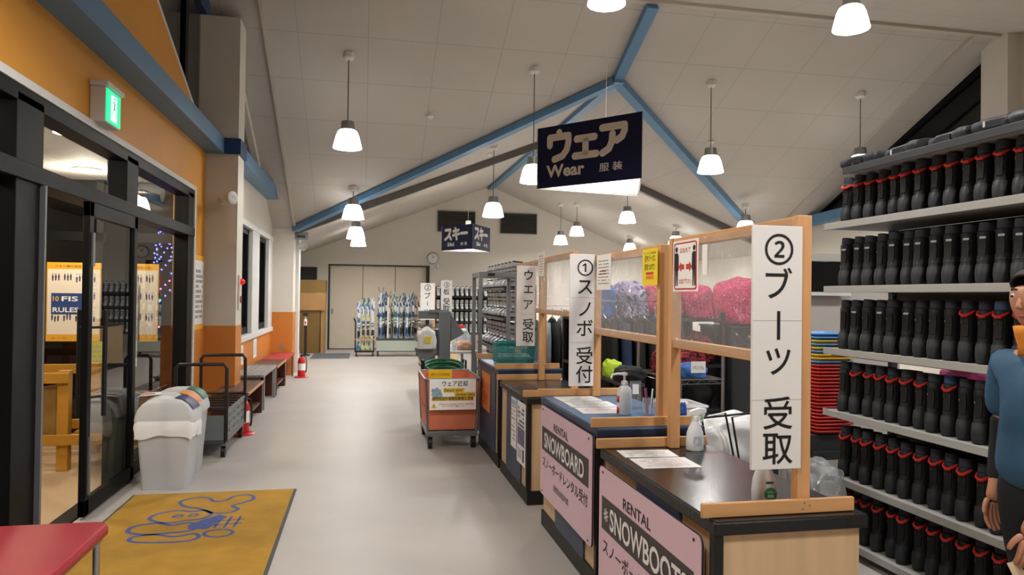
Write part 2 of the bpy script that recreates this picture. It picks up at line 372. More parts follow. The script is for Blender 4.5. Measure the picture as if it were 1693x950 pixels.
b.box(WX-.2,WX+.05,W0-.03,W1+.03,WZ0-.03,WZ0+.05); b.box(WX-.2,WX+.04,W0-.03,W1+.03,WZ1-.06,WZ1+.03)
struct(b.build('trim_5',M_white,bevel=.005))
beam('beam_window_eave',(WX+.1,9.76,3.31),(WX+.1,14.3,3.31),.2,.19)
b=MB(); b.prism([(9.8,3.4),(12.75,3.4),(9.8,z_near(9.8)-.1)],.03,'x',WX-.1); g=struct(b.build('window_7',M_night))
q=MB(); q.bar((WX-.05,9.8,z_near(9.8)-.06),(WX-.05,12.85,3.44),.14,.12); q.bar((WX-.05,9.7,3.42),(WX-.05,13,3.42),.14,.05); q.build('window_frame',M_wallw,g)
q=MB(); q.box(WX-.4,WX-.35,9.6,13.2,3.3,5.2); q.build('backing',M_dark,g)
b=MB(); b.prism([(12.7,3.35),(14.8,3.35),(14.8,2.4),(14.2,2.9)],.1,'x',WX-.15); struct(b.build('wall_gable_infill',M_wallw))
QX=-1.33
b=MB(); b.box(WX-.2,QX,14.4,15.2,1.2,z_near(14.4)+.05); struct(b.build('wall_pier',M_wallw))
b=MB(); b.box(WX-.2,QX+.008,14.39,15.2,0,1.2); struct(b.build('wall_pier_dado',M_orange))
b=MB(); b.box(QX-.02,QX+.06,14.9,15.25,0,2.85); struct(b.build('pillar_pier',M_white))
b=MB(); b.box(-2.1,-1.9,14.6,21.2,0,3.0); struct(b.build('wall_recess',M_wallw))
b=MB(); b.box(-1.9,-1.3,20.9,21.0,0,2.3); struct(b.build('door_4',mat('dark doorway','191716',.6)))

# ---------------------------------------------------------------- entrance glazing
fr=bpy.data.objects.new('window_3',None); col.objects.link(fr); struct(fr)
q=MB(); F0,F1=EX-.13,EX+.02
q.box(F0,F1,1.6,8.69,2.60,2.69)                       # head
q.box(F0-.02,F1+.02,1.6,8.64,2.17,2.27)               # transom
for y0,y1 in ((1.6,1.7),(4.44,4.78),(6.33,6.62),(8.42,8.66)):
    q.box(F0,F1,y0,y1,0,2.65)
q.box(F0,F1,6.6,8.5,0,.12); q.box(F0,F1,1.7,4.5,0,.12); q.box(F0+.01,F1-.01,4.7,6.4,-.01,.012)
q.build('window_frame',M_blk,fr,bevel=.004)
q=MB(); q.box(F0+.02,F1+.03,4.74,4.765,0,2.17); q.build('guide_rail',M_grey,fr)
for y0,y1 in ((1.7,4.44),(4.78,6.33),(6.62,8.42)):
    q=MB(); q.quad((EX-.05,y0,2.27),(EX-.05,y1,2.27),(EX-.05,y1,2.6),(EX-.05,y0,2.6)); q.build('window_glass',M_glass,fr)
for y0,y1 in ((1.7,4.44),(6.62,8.42)):
    q=MB(); q.quad((EX-.05,y0,.12),(EX-.05,y1,.12),(EX-.05,y1,2.17),(EX-.05,y0,2.17)); q.build('window_glass',M_glass,fr)
b=MB(); b.box(EX,EX+.03,1.5,8.74,2.69,2.74); b.box(EX-.02,EX+.03,8.67,8.74,0,2.69); struct(b.build('trim_6',M_white))
# sliding leaf, part open
dl=bpy.data.objects.new('door_2',None); col.objects.link(dl); dl.location=(EX+.05,0,0); struct(dl)
q=MB(); L0,L1=5.40,6.46
q.box(-.025,.02,L0,L0+.075,.02,2.16); q.box(-.025,.02,L1-.08,L1,.02,2.16); q.box(-.025,.02,L0,L1,.02,.13); q.box(-.025,.02,L0,L1,2.06,2.16)
q.build('door_frame',M_blk,dl,bevel=.004)
q=MB(); q.quad((0,L0+.07,.12),(0,L1-.07,.12),(0,L1-.07,2.07),(0,L0+.07,2.07)); q.build('door_glass',M_glass,dl)
for x in (.075,-.09):
    q=MB(); q.cyl((x,L0+.16,.68),(x,L0+.16,1.42),.016,10)
    for z in (.82,1.3): q.cyl((0,L0+.06,z),(x,L0+.16,z),.009,8)
    q.build('handle',M_blkp,dl)
q=MB(); q.box(.02,.032,L0+.03,L0+.07,1.72,1.95); q.box(.02,.032,L0+.03,L0+.06,.16,.55); q.build('lock_plate',M_grey,dl)
# vestibule shell
b=MB(); b.box(-4.75,-4.6,1.2,8.85,0,2.8); struct(b.build('wall_vestibule',mat('vestibule wall','8f8a82',.7,var=.05)))
b=MB(); b.box(-4.6,-2.03,1.2,8.85,2.78,2.84); struct(b.build('ceiling_vestibule',mat('vestibule ceiling','b3aea6',.8)))
b=MB(); b.box(-4.6,-2.03,1.1,1.2,0,2.8); struct(b.build('wall_vestibule_end',mat('vestibule end','77706a',.7)))
ve=bpy.data.objects.new('window_4',None); col.objects.link(ve); struct(ve)
q=MB(); q.quad((-4.6,8.785,.1),(-2.03,8.785,.1),(-2.03,8.785,2.78),(-4.6,8.785,2.78)); q.build('window_glass',M_night,ve)
q=MB()
for x in (-4.6,-3.62,-2.9,-2.1): q.box(x,x+.07,8.74,8.84,0,2.78)
q.box(-4.6,-2.03,8.74,8.84,0,.1); q.box(-4.6,-2.03,8.74,8.84,2.1,2.2); q.build('window_frame',M_blk,ve)
q=MB(); q.box(-4.6,-2.5,8.82,8.85,.1,.95); q.build('lower_panel',mat('maroon panel','3c2320',.5),ve)
# ================================================================ pendants
M_shade = mat('white glass shade','f4f2ec',.3,emit='fffcf8',estr=SHADE_EMIT)
M_cord = mat('lamp cord','6a6862',.6)
M_cap = mat('lamp cap','8f8d88',.35,metal=.7)
M_rose = mat('ceiling rose','d6d2ca',.5)
def pendant(x,y,ztop,zbot,label,watts=1.0,shade=True):
    o=thing('pendant_lamp',label,'lamp',(x,y,ztop),0,'bell pendant lamps under the ceiling')
    h=ztop-zbot
    q=MB(); q.lathe([(.0,.02),(.075,.02),(.075,-.05),(.05,-.075),(.0,-.075)],n=18); q.build('canopy',M_rose,o)
    q=MB(); q.cyl((0,0,-.07),(0,0,-h+.34),.0075,8); q.build('cord',M_cord,o)
    q=MB(); q.lathe([(.0,.36),(.085,.36),(.09,.30),(.1,.245),(.0,.245)],(0,0,-h),n=20); q.build('cap',M_cap,o)
    q=MB(); q.lathe([(.095,.25),(.125,.23),(.152,.17),(.172,.09),(.19,.015),(.192,0),(.186,.0),(.166,.09),(.145,.17),(.12,.222),(.0,.235)],(0,0,-h),n=28); q.build('shade',M_shade,o)
    l=bpy.data.lights.new('bulb','POINT'); l.energy=LAMP_WATTS*watts; l.color=(1,.985,.955); l.shadow_soft_size=.07
    lo=bpy.data.objects.new('bulb',l); col.objects.link(lo); lo.parent=o; lo.location=(0,0,-h+.08)
    return o
def zfar(x): return RZ-.399*abs(x-RX)
lam=[(-.25,10.03,3.52,'pendant lamp alone over the aisle, left of all lamps on the near slope'),
 (2.33,10.03,3.17,'pendant lamp half hidden behind the left edge of the hanging Wear sign'),
 (5.05,10.03,3.44,'pendant lamp hanging in front of the right blue valley beam'),
 (7.58,10.03,3.58,'pendant lamp close to the top of the boot shelves')]
for x,y,zb,lb in lam: pendant(x,y,z_near(y),zb,lb)
zce=lambda y: zc-.16*(RIDGE_Y-y)
pendant(2.35,6.95,zce(6.95),4.50,'pendant lamp cut by the top edge, straight above the Wear sign')
pendant(5.13,6.95,zce(6.95),4.49,'big bright pendant lamp nearest the top right of the hall')
pendant(-.21,13.01,z_near(13.01),2.87,'low pendant lamp in front of the left end of the blue valley beam',1.3)
far=[(-.19,15.6,2.72,'pendant lamp second in the low row over the aisle, behind the valley beam'),
 (-.16,18.4,2.75,'pendant lamp farthest away in the low row over the aisle'),
 (2.24,12.78,2.97,'pendant lamp between the two hanging signs, before the wall vents'),
 (5.25,19.2,2.99,'small pendant lamp right of the louvred vents by the far wall'),
 (5.47,18.4,3.17,'pendant lamp under the right ceiling slope, below the Wear sign'),
 (5.75,15.4,3.23,'pendant lamp under the right slope, just right of the Wear sign bottom'),
 (7.28,16.2,2.79,'pendant lamp above the red and white distancing notice'),
 (7.33,19.4,2.84,'small far pendant lamp above the yellow notice'),
 (7.13,12.7,2.80,'pendant lamp at the lower end of the right blue valley beam')]
for x,y,zb,lb in far: pendant(x,y,zfar(x),zb,lb,1.55)
# unseen spots stand in for ceiling lamps out of the picture
for x,y,k in ((-.25,3.6,.95),(2.35,3.6,.8),(5.13,3.6,.8),(7.6,6.95,1),(2.35,.4,1.25),(5.13,.4,1),(-.6,.0,.9)):
    l=bpy.data.lights.new('hall_light','SPOT'); l.spot_size=R(160); l.spot_blend=.5; l.energy=LAMP_WATTS*1.9*k; l.color=(1,.985,.955); l.shadow_soft_size=.2
    lo=bpy.data.objects.new('hall_light',l); col.objects.link(lo); lo.location=(x,y,3.6)
# vestibule downlights
M_down=mat_emit('downlight glow','ffe6bf',9)
for k,(x,y) in enumerate(((-2.75,8.0),(-3.2,6.2),(-3.0,4.2))):
    o=thing('downlight',('round ceiling downlight in the vestibule above the fixed glass','round ceiling downlight in the vestibule above the yellow trestle','round ceiling downlight in the vestibule behind the near glass')[k],'light',(x,y,2.78),0,'vestibule downlights')
    MB().lathe([(.13,.0),(.13,-.015),(.105,-.015),(.105,.0)],n=24).build('trim_ring',M_white,o)
    MB().lathe([(.0,-.004),(.105,-.004)],n=24).build('diffuser',M_down,o)
    l=bpy.data.lights.new('bulb','POINT'); l.energy=DOWN_WATTS; l.color=(1,.88,.7); l.shadow_soft_size=.08
    lo=bpy.data.objects.new('bulb',l); col.objects.link(lo); lo.parent=o; lo.location=(0,0,-.12)
# ================================================================ counters
M_kick = mat('black kick plate','161514',.5)
M_ctop = mat('black worktop','232223',.22,var=.25,vscale=5,bump=.03,bscale=60,spec=.5)
M_cblue = mat('blue worktop','4f7298',.3,var=.08,vscale=5)
M_slate = mat('slate blue panel','36415a',.45,var=.06)
M_pinkb = mat('pink board','d9b9c6',.5,var=.02,vscale=2)
M_brownb = mat('dark brown band','3a322f',.5)
M_edge = mat('worn black edge','1a1919',.45,var=.4,vscale=30,bump=.3,bscale=60)
M_stain = mat('navy edge','22314b',.4,var=.15,vscale=12)
def counter(name,label,y0,y1,h,top,edge,panels,end_black=True,x0=1.2,x1=1.8):
    # y0 near end, y1 far end
    o=thing(name,label,'counter',(x0,y0,0))
    L=y1-y0; W=x1-x0
    MB().box(.02,W-.02,.015,L-.015,.1,h-.05).build('body',M_lam,o,bevel=.003)
    MB().box(.008,W-.02,.004,L-.004,0,.1).build('plinth',M_kick,o)
    q=MB(); q.box(-.004,W,-.01,L,h-.05,h-.004); q.build('worktop_edge',edge,o,bevel=.006)
    MB().box(.004,W-.006,-.004,L-.006,h-.005,h).build('worktop',top,o)
    for a,bb in panels:
        MB().box(.006,.021,a,bb,.1,h-.05).build('front_panel',M_slate,o)
    if end_black:
        q=MB(); q.box(.0,.035,0,.035,.1,h-.05); q.build('corner_strip',M_kick,o)
    return o
counter('service_counter','black-topped counter nearest the camera with pink snowboots board on its front',2.33,3.56,.78,M_ctop,M_edge,[(.3,.75)])
counter('service_counter','blue-topped counter with pink snowboard board on its front',3.62,4.84,.87,M_cblue,M_stain,[(.25,.85)])
counter('service_counter','dark-topped low counter with two posters on its blue panel',5.27,6.37,.80,M_ctop,M_edge,[(.25,.82)])
counter('service_counter','farthest counter carrying the teal basket, orange poster on its front',6.45,7.62,.89,M_cblue,M_stain,[(.2,1.1)])

def signboard(label,y1,y0,z1,z0,title,flake,jp,sub,group=None):
    x=1.193; Wd=y1-y0; Hh=z1-z0
    o=thing('sign_board',label,'sign',(x,y1,z0))
    q=MB(); r=.03; pts=[]
    for cx_,cy_,a0 in ((Wd-r,Hh-r,0),(r,Hh-r,90),(r,r,180),(Wd-r,r,270)):
        for k in range(5): a=R(a0+k*22.5); pts.append((cx_+r*math.cos(a),cy_+r*math.sin(a)))
    q.prism([(-p[0],p[1]) for p in pts][::-1],-.012,'x',0)
    q.build('board',M_pinkb,o,smooth=0)
    q=MB(); n=len(pts)
    q.tube([(-.006,-p[0],p[1]) for p in pts],.004,6,closed=True); q.build('rim',M_kick,o)
    S=lambda u,v:(-.0125,-u*Wd,(1-v)*Hh)
    q=MB(); q.sheet(S(.04,.49),NY,UZ,Wd*.91,Hh*.26,.001); q.build('band',M_brownb,o,smooth=0)
    q=MB(); q.text('RENTAL',S(.45,.2),NY,UZ,Hh*.115,.006,'c',fit=Wd*.29); q.text(jp,S(.5,.665),NY,UZ,Hh*.13,.004,'c',fit=Wd*.88)
    q.text(sub,S(.46,.83),NY,UZ,Hh*.075,0,'c',fit=Wd*.3); q.build('lettering',M_ink,o,smooth=0)
    q=MB(); q.text(title,S(.53 if flake else .49,.445),NY,UZ,Hh*.235,.02,'c',fit=Wd*(.76 if flake else .78),lift=.0025)
    if flake:
        c=Vector(S(.1,.36))+Vector((-.0025,0,0))
        for k in range(4):
            a=R(45*k); d=Vector((0,math.cos(a),math.sin(a)))*.034; w_=Vector((0,-math.sin(a),math.cos(a)))*.004
            q.add([c-d-w_,c-d+w_,c+d+w_,c+d-w_],[(0,1,2,3)])
    q.build('title',M_paper,o,smooth=0)
    q=MB()
    for u,v in ((.05,.04),(.95,.04),(.05,.96),(.95,.96)): q.cyl(S(u,v),Vector(S(u,v))+Vector((-.003,0,0)),.006,8)
    q.build('screw',M_kick,o)
    return o
signboard('pink SNOWBOARD rental board fixed to the blue-topped counter',4.765,3.645,.825,.24,'SNOWBOARD',False,'スノーボードレンタル受付','滑雪板出租接待處')
signboard('pink SNOWBOOTS rental board fixed to the nearest counter',3.52,2.39,.705,.09,'SNOWBOOTS',True,'スノーボードブーツ受取','雪靴出租接待處')

# ================================================================ timber screens with clear sheet
def screen(label,y0,y1,zt,ztop=1.86,zr=1.325,posts=(0,1),x=1.575,feet=(True,True),fx=(1.17,1.77),rail=True,pw=.055):
    o=thing('counter_screen',label,'screen',(x,y0,zt)); L=y1-y0
    for k in posts:
        yy=0 if k==0 else L
        MB().box(-pw/2,pw/2,yy-.02,yy+.02,.002,ztop-zt).build('post',M_wood,o,bevel=.003)
    for k,f in enumerate(feet):
        if f:
            yy=0 if k==0 else L; s=-1 if k==0 else 1
            MB().box(fx[0]-x,fx[1]-x,yy+s*.022-.018*(s<0)-.0,yy+s*.022+.018*(s>0)+.0,.002,.052).build('foot',M_woodh,o,bevel=.003)
            q=MB()
            for dx,dz in ((-.015,.018),(.012,.03),(-.008,.04)): q.cyl((dx,yy+s*.040,dz),(dx,yy+s*.0415,dz),.003,6)
            q.build('nail',M_grey,o)
    if rail:
        MB().box(-.02,.02,.02,L-.02,ztop-zt-.05,ztop-zt-.002).build('top_rail',M_woody,o,bevel=.003)
        MB().box(-.02,.02,.02,L-.02,zr-zt-.022,zr-zt+.022).build('middle_rail',M_woody,o,bevel=.003)
        q=MB(); ny,nz=24,14
        for i in range(ny+1):
            for j in range(nz+1):
                u=i/ny; v=j/nz
                q.v.append((-.023-.012*math.sin(math.pi*v)*math.sin(math.pi*u)*(.6+noise.noise((u*5,v*3,y0)))-.003, .0+u*L, zr-zt-.01+v*(ztop-zr-.01)))
        for i in range(ny):
            for j in range(nz):
                a=i*(nz+1)+j; q.f.append((a,a+1,a+nz+2,a+nz+1)); q.m.append(0)
        q.build('clear_sheet',M_plastic,o,smooth=180)
    return o
screen('pine framed clear screen on the nearest black-topped counter',2.40,3.51,.78,1.86,1.32)
screen('pine framed clear screen on the blue-topped snowboard counter',3.665,4.79,.87,1.84,1.32)
screen('pine framed clear screen on the low counter in the middle',5.32,6.36,.80,1.90,1.42)
screen('pine framed clear screen behind the teal basket on the farthest counter',6.49,7.58,.89,1.9,1.42,posts=(0,1),x=1.62)

# ================================================================ tall white signs on the posts
M_signw = mat('white sign board','e3e1de',.4,var=.015,vscale=3)
M_lamin = mat_glass('laminate film',(1,1,1),1.0)
def upright(label,x0,x1,y,z0,z1,chars,tilt=0.0,splits=(.36,.72),t=.012,bold=.008,cs=.62,off=0):
    Wd=x1-x0; Hh=z1-z0
    o=thing('queue_sign',label,'sign',(x0,y,z0))
    MB().box(0,Wd,0,t,0,Hh).build('panel',M_signw,o,bevel=.002)
    q=MB()
    for s in splits: q.box(0,Wd,-.0008,0,Hh*s-.001,Hh*s+.001)
    q.build('sheet_joint',mat('joint grey','b4b1ad',.6),o)
    q=MB()
    for ch,v,sz in chars:
        h=Wd*sz
        if ch=='ー':
            q.add([(Wd*.5+off-h*.055,-.0015,Hh*v-h*.45),(Wd*.5+off+h*.055,-.0015,Hh*v-h*.45),(Wd*.5+off+h*.055,-.0015,Hh*v+h*.45),(Wd*.5+off-h*.055,-.0015,Hh*v+h*.45)],[(0,1,2,3)])
        else: q.text(ch,(Wd*.5+off,0,Hh*v-h*.38),UX,UZ,h,bold,'c')
    q.build('lettering',M_ink,o,smooth=0)
    return o
upright('tall white number 2 boots pick-up sign on the nearest post',1.352,1.548,2.355,.945,1.815,
  [('②',.906,.68),('ブ',.76,.62),('ー',.59,.58),('ツ',.445,.6),('受',.231,.63),('取',.088,.63)],splits=(.285,.61),bold=.008,off=.004)
upright('tall white number 1 snowboard desk sign on the blue counter',1.37,1.545,4.755,.945,1.845,
  [('①',.9,.76),('ス',.755,.72),('ノ',.585,.7),('ボ',.44,.72),('受',.232,.72),('付',.09,.72)],splits=(.33,.67),bold=.006,off=.02)
upright('tall white clothes pick-up sign above the teal basket',1.36,1.535,6.455,1.1,1.83,
  [('ウ',.885,.6),('エ',.71,.58),('ア',.52,.6),('受',.27,.62),('取',.115,.62)],splits=(.4,),bold=.008,off=.02)

# ================================================================ notices hung on the screens (they face the aisle)
def notice(label,y1,y0,z0,z1,x,base,draw,name='notice',lean=0.0,cat='notice'):
    o=thing(name,label,cat,(x,y1,z0)); Wd=y1-y0; Hh=z1-z0
    q=MB(); q.sheet((0,0,0),NY,UZ,Wd,Hh,.0015); q.build('sheet',base,o,smooth=0)
    draw(o,Wd,Hh,lambda u,v:(-.0018,-u*Wd,v*Hh))
    o.rotation_euler=(lean,0,0)
    return o
M_yelp=mat('yellow paper','e9d020',.55); M_redp=mat('red print','c83232',.55); M_greyp=mat('grey print','8d8a88',.6); M_org=mat('orange print','e0762a',.55)
M_yb=mat('amber border','e6ab2e',.5); M_navyp=mat('navy print','23407c',.5); M_greenp=mat('green print','2a8a6a',.5); M_whitep=mat('white print','f0eeea',.55)
def draw_yellow(o,W,H,S):
    q=MB(); q.text('足やブーツに',S(.52,.66),NY,UZ,.04,.004,'c',fit=W*.68); q.text('気をつけて!',S(.5,.43),NY,UZ,.04,.006,'c',fit=W*.66)
    q.text('スノーボード用品取扱',S(.5,.86),NY,UZ,.012,0,'c',fit=W*.8); q.build('lettering',M_ink,o,smooth=0)
    q=MB(); q.sheet(S(.26,.29),NY,UZ,W*.48,.014,.0006); q.build('stripe',M_redp,o,smooth=0)
    q=MB(); q.sheet(S(.26,.17),NY,UZ,W*.48,.018,.0006); q.build('stripe',M_org,o,smooth=0)
notice('yellow notice with black handwriting on the snowboard counter screen',3.845,3.63,1.62,1.82,1.53,M_yelp,draw_yellow)
def draw_dist(o,W,H,S):
    q=MB(); r=[(.06,.05),(.94,.05),(.94,.95),(.06,.95)]
    pts=[]
    for (u,v),a0 in zip(((.88,.91),(.12,.91),(.12,.09),(.88,.09)),(0,90,180,270)):
        for k in range(5): a=R(a0+22.5*k); pts.append((u+.055*math.cos(a),v+.04*math.sin(a)))
    q.tube([S(*p) for p in pts],.0035,6,closed=True)
    q.text('はなれて',S(.5,.76),NY,UZ,.03,.004,'c',fit=W*.42); q.text('お並び下さい',S(.5,.16),NY,UZ,.026,.004,'c',fit=W*.5)
    for s in (1,-1):
        q.poly([(s*p[0]*W,p[1]*H) for p in ((-.04,-.05),(-.16,-.05),(-.16,-.1),(-.27,0),(-.16,.1),(-.16,.05),(-.04,.05))][::s],S(.5,.48),NY,UZ,.001)
    q.build('red_print',M_redp,o,smooth=0)
    q=MB()
    for u in (.15,.85):
        c=[(.055*math.cos(R(k*30))*W*.9,.055*math.sin(R(k*30))*H) for k in range(12)]
        q.poly(c,S(u,.83),NY,UZ,.001)
        q.poly([(a*W,b_*H) for a,b_ in ((-.02,-.62),(.0,-.3),(.02,-.62),(.055,-.62),(.055,-.32),(.085,-.32),(.085,-.02),(.05,.03),(-.05,.03),(-.085,-.02),(-.085,-.32),(-.055,-.32),(-.055,-.62))],S(u,.73),NY,UZ,.001)
    q.build('figures',M_ink,o,smooth=0)
notice('red and white keep-your-distance notice with two figures and arrows',3.43,3.15,1.585,1.835,1.53,M_whitep,draw_dist)
def lines(o,W,H,S,n=7,m=None,u0=.12,u1=.88,v0=.12,v1=.85,h=.35,seed=1,name='print'):
    q=MB(); rr=random.Random(seed)
    for i in range(n):
        v=v1-(v1-v0)*(i+.5)/n; u=u0
        while u<u1-.03:
            d=min(rr.uniform(.05,.2),u1-u); 
            if rr.random()<.85:
                q.add([S(u,v),S(u+d*.85,v),S(u+d*.85,v+h*(v1-v0)/n),S(u,v+h*(v1-v0)/n)],[(0,1,2,3)])
            u+=d
    q.build(name,m or M_greyp,o,smooth=0)
notice('white notice with grey print beside the number 1 sign',4.66,4.38,1.60,1.83,1.53,M_whitep,lambda o,W,H,S:(lines(o,W,H,S,8),lines(o,W,H,S,2,M_redp,.2,.7,.4,.55,.5,4,'red_print')))
notice('blank back of a paper hung beside the distancing notice',3.12,3.07,1.66,1.80,1.535,M_whitep,lambda o,W,H,S:None)
notice('clear sleeve with pink printed paper at the top of the middle screen',6.36,6.14,1.73,1.95,1.535,M_whitep,lambda o,W,H,S:lines(o,W,H,S,7,mat('pink print','c98a8a',.6)))
# posters on the fronts of the two far counters
notice('narrow blue and white leaflet on the middle counter front, left of its neighbour',5.87,5.66,.33,.73,1.203,M_whitep,lambda o,W,H,S:(lines(o,W,H,S,9,M_greyp,seed=3),MB().sheet(S(.05,.86),NY,UZ,W*.9,H*.1,.0006).build('header',mat('pale blue print','9fb4d8',.5),o)),'poster',cat='poster')
notice('tall blue poster with dark pictures on the middle counter front',5.63,5.33,.26,.735,1.203,M_whitep,lambda o,W,H,S:(lines(o,W,H,S,6,M_navyp,v1=.9,v0=.5,h=.6,seed=5),MB().sheet(S(.08,.3),NY,UZ,W*.84,H*.28,.0006).build('picture',mat('mauve picture','6d6488',.5,var=.5,vscale=12),o),MB().sheet(S(.1,.08),NY,UZ,W*.5,H*.16,.0006).build('panel_print',mat('pale print','b7bccd',.5),o),MB().sheet(S(.7,.06),NY,UZ,W*.16,H*.2,.0006).build('bottle_print',M_ink,o)),'poster',cat='poster')
notice('orange poster with red characters on the farthest counter front',7.38,6.9,.42,.79,1.203,mat('orange poster','d97c2c',.5),lambda o,W,H,S:MB().text('レンタル',S(.5,.55),NY,UZ,.1,.01,'c',fit=W*.8).text('受付',S(.5,.2),NY,UZ,.13,.01,'c',fit=W*.5).build('lettering',M_redp,o,smooth=0),'poster',cat='poster')

# ================================================================ papers on the worktops
def sheet_on(label,x0,x1,y0,y1,z,rot,seed,mprint=None,group='laminated papers on the worktops'):
    o=thing('laminated_paper',label,'paper',((x0+x1)/2,(y0+y1)/2,z+.0005),rot,group)
    W=x1-x0;H=y1-y0
    MB().box(-W/2,W/2,-H/2,H/2,0,.0015).build('sheet',M_paper,o,smooth=0)
    lines(o,W,H,lambda u,v:(-W/2+u*W,-H/2+v*H,.002),8,mprint or M_greyp,seed=seed,h=.3)
    return o
M_tanp=mat('tan print','a59b86',.6); M_pinkp=mat('pale red print','cf9a9c',.6)
sheet_on('laminated price paper on the nearest counter, the farther of two',1.25,1.52,3.315,3.475,.78,R(-4),7,M_tanp)
sheet_on('laminated paper with red print on the nearest counter, the closer of two',1.25,1.53,3.09,3.295,.78,R(-2),8,M_pinkp)
sheet_on('laminated paper on the blue counter, farthest of three',1.27,1.55,4.57,4.79,.87,R(2),9,M_tanp)
sheet_on('laminated paper on the blue counter, middle of three',1.27,1.57,4.32,4.545,.87,R(-1),10,M_greyp)
sheet_on('laminated paper on the blue counter, closest of three',1.27,1.56,4.07,4.295,.87,R(-2),12,M_pinkp)

# ================================================================ bottles
M_hdpe=mat('white bottle plastic','dcdfe2',.35,var=.02); M_nozz=mat('white nozzle','eceeee',.35)
def ell(cx_,cy_,z,a,b_,n=20): return [(cx_+a*math.cos(2*math.pi*k/n),cy_+b_*math.sin(2*math.pi*k/n),z) for k in range(n)]
def spray(label,x,y,z,rz,green):
    o=thing('spray_bottle',label,'bottle',(x,y,z+.001),rz,'spray bottles on the nearest counter')
    q=MB(); q.loft([ell(0,0,h,a,b_) for h,a,b_ in ((0,.043,.03),(.006,.047,.033),(.05,.047,.033),(.09,.043,.03),(.115,.034,.025),(.14,.02,.018),(.152,.015,.015))]); q.build('body',M_hdpe,o,smooth=60)
    q=MB(); q.lathe([(.017,.15),(.017,.172),(.013,.176),(.0,.176)],n=16); q.loft([[(x_,y_,z_) for x_,y_,z_ in ((-.03,-.012,.172),(-.03,.012,.172),(.055,.01,.185),(.055,-.01,.185),(.05,-.008,.205),(.05,.008,.205),(-.02,.01,.212),(-.02,-.01,.212))][0:0] or [(-.032,-.011,.176),(-.032,.011,.176),(-.03,.011,.2),(-.03,-.011,.2)],[(.02,-.012,.178),(.02,.012,.178),(.02,.012,.214),(.02,-.012,.214)],[(.06,-.008,.19),(.06,.008,.19),(.06,.008,.208),(.06,-.008,.208)]]); q.build('spray_head',M_nozz,o,bevel=.003)
    q=MB(); q.tube([(.03,0,.178),(.042,0,.165),(.038,0,.148),(.03,0,.138)],[.006,.006,.005,.004],8); q.build('trigger',M_greenp if green else mat('pale green plastic','b7d39a',.4),o)
    q=MB()
    if green:
        q.loft([[(-.0+.0,0,0)]]*0 or [[(r_*math.cos(2*math.pi*k/24)+.012,-.0345+.0012*i,.04+r_*math.sin(2*math.pi*k/24)) for k in range(24)] for i,r_ in ((0,.0235),(-1,.0235))]); q.build('label_patch',M_greenp,o)
        q=MB(); q.text('キレイキレイ',(.012,-.036,.043),UX,UZ,.012,.01,'c',fit=.036); q.text('除菌',(.012,-.036,.028),UX,UZ,.012,.01,'c'); q.build('lettering',M_paper,o,smooth=0)
        MB().box(-.005,.024,-.0335,-.0325,.078,.085).build('badge',M_navyp,o)
    else:
        lines(o,.06,.07,lambda u,v:(-.03+u*.06,-.0345,.015+v*.07),7,mat('blue print','8b9bb8',.5),seed=21)
    return o
spray('white spray bottle with blue print beside the far post of the nearest counter',1.66,3.44,.78,0,False)
spray('white spray bottle with round green label below the number 2 sign',1.50,2.52,.78,R(-8),True)
o=thing('pump_bottle','white pump sanitiser bottle with red label on the blue counter','bottle',(1.495,4.02,.871),R(8))
q=MB(); q.loft([ell(0,0,h,a,b_,24) for h,a,b_ in ((0,.04,.036),(.006,.044,.04),(.12,.044,.04),(.15,.04,.037),(.165,.024,.024),(.175,.016,.016))]); q.build('body',M_hdpe,o,smooth=60)
q=MB(); q.lathe([(.02,.174),(.02,.192),(.012,.196),(.007,.2),(.007,.225),(.018,.228),(.018,.243),(.0,.246)],n=16); q.tube([(0,0,.236),(-.05,-.006,.238),(-.085,-.01,.234),(-.092,-.01,.215)],[.009,.007,.006,.005],8); q.build('pump',M_nozz,o)
q=MB(); 
for z0,z1 in ((.01,.045),(.075,.11)):
    ring=[[( .0445*math.cos(a),-.0405*math.sin(a),z) for a in [R(200-k*6) for k in range(0,8)]] for z in (z0,z1)]
    q.add(ring[0]+ring[1],[(i,i+1,8+i+1,8+i) for i in range(7)])
q.build('label_patch',M_redp,o,solid=.001)
# acrylic card stand, clear cups and hose on the blue counter
M_acr=mat_glass('clear acrylic',(.92,.94,.96),1.6,haze=.12)
o=thing('pen_pot','clear pot of pens beside the pump bottle on the blue counter','pot',(1.63,3.98,.871))
MB().lathe([(.0,.002),(.034,.002),(.038,.1),(.036,.1),(.032,.006),(.0,.006)],n=20).build('pot',M_acr,o)
for k in range(4):
    a=k*1.7; MB().cyl((.012*math.cos(a),.012*math.sin(a),.01),(.03*math.cos(a),.03*math.sin(a),.155),.0045,8).build('pen',(M_ink,M_navyp,M_redp,M_paper)[k],o)
o=thing('card_stand','clear upright card stand on the blue counter behind the pump bottle','stand',(1.64,4.22,.871))
MB().box(-.035,.035,-.004,.004,.006,.17).box(-.05,.05,-.04,.04,0,.006).build('stand',M_acr,o)
MB().box(-.02,.02,-.0055,-.0045,.09,.15).build('card',M_paper,o)
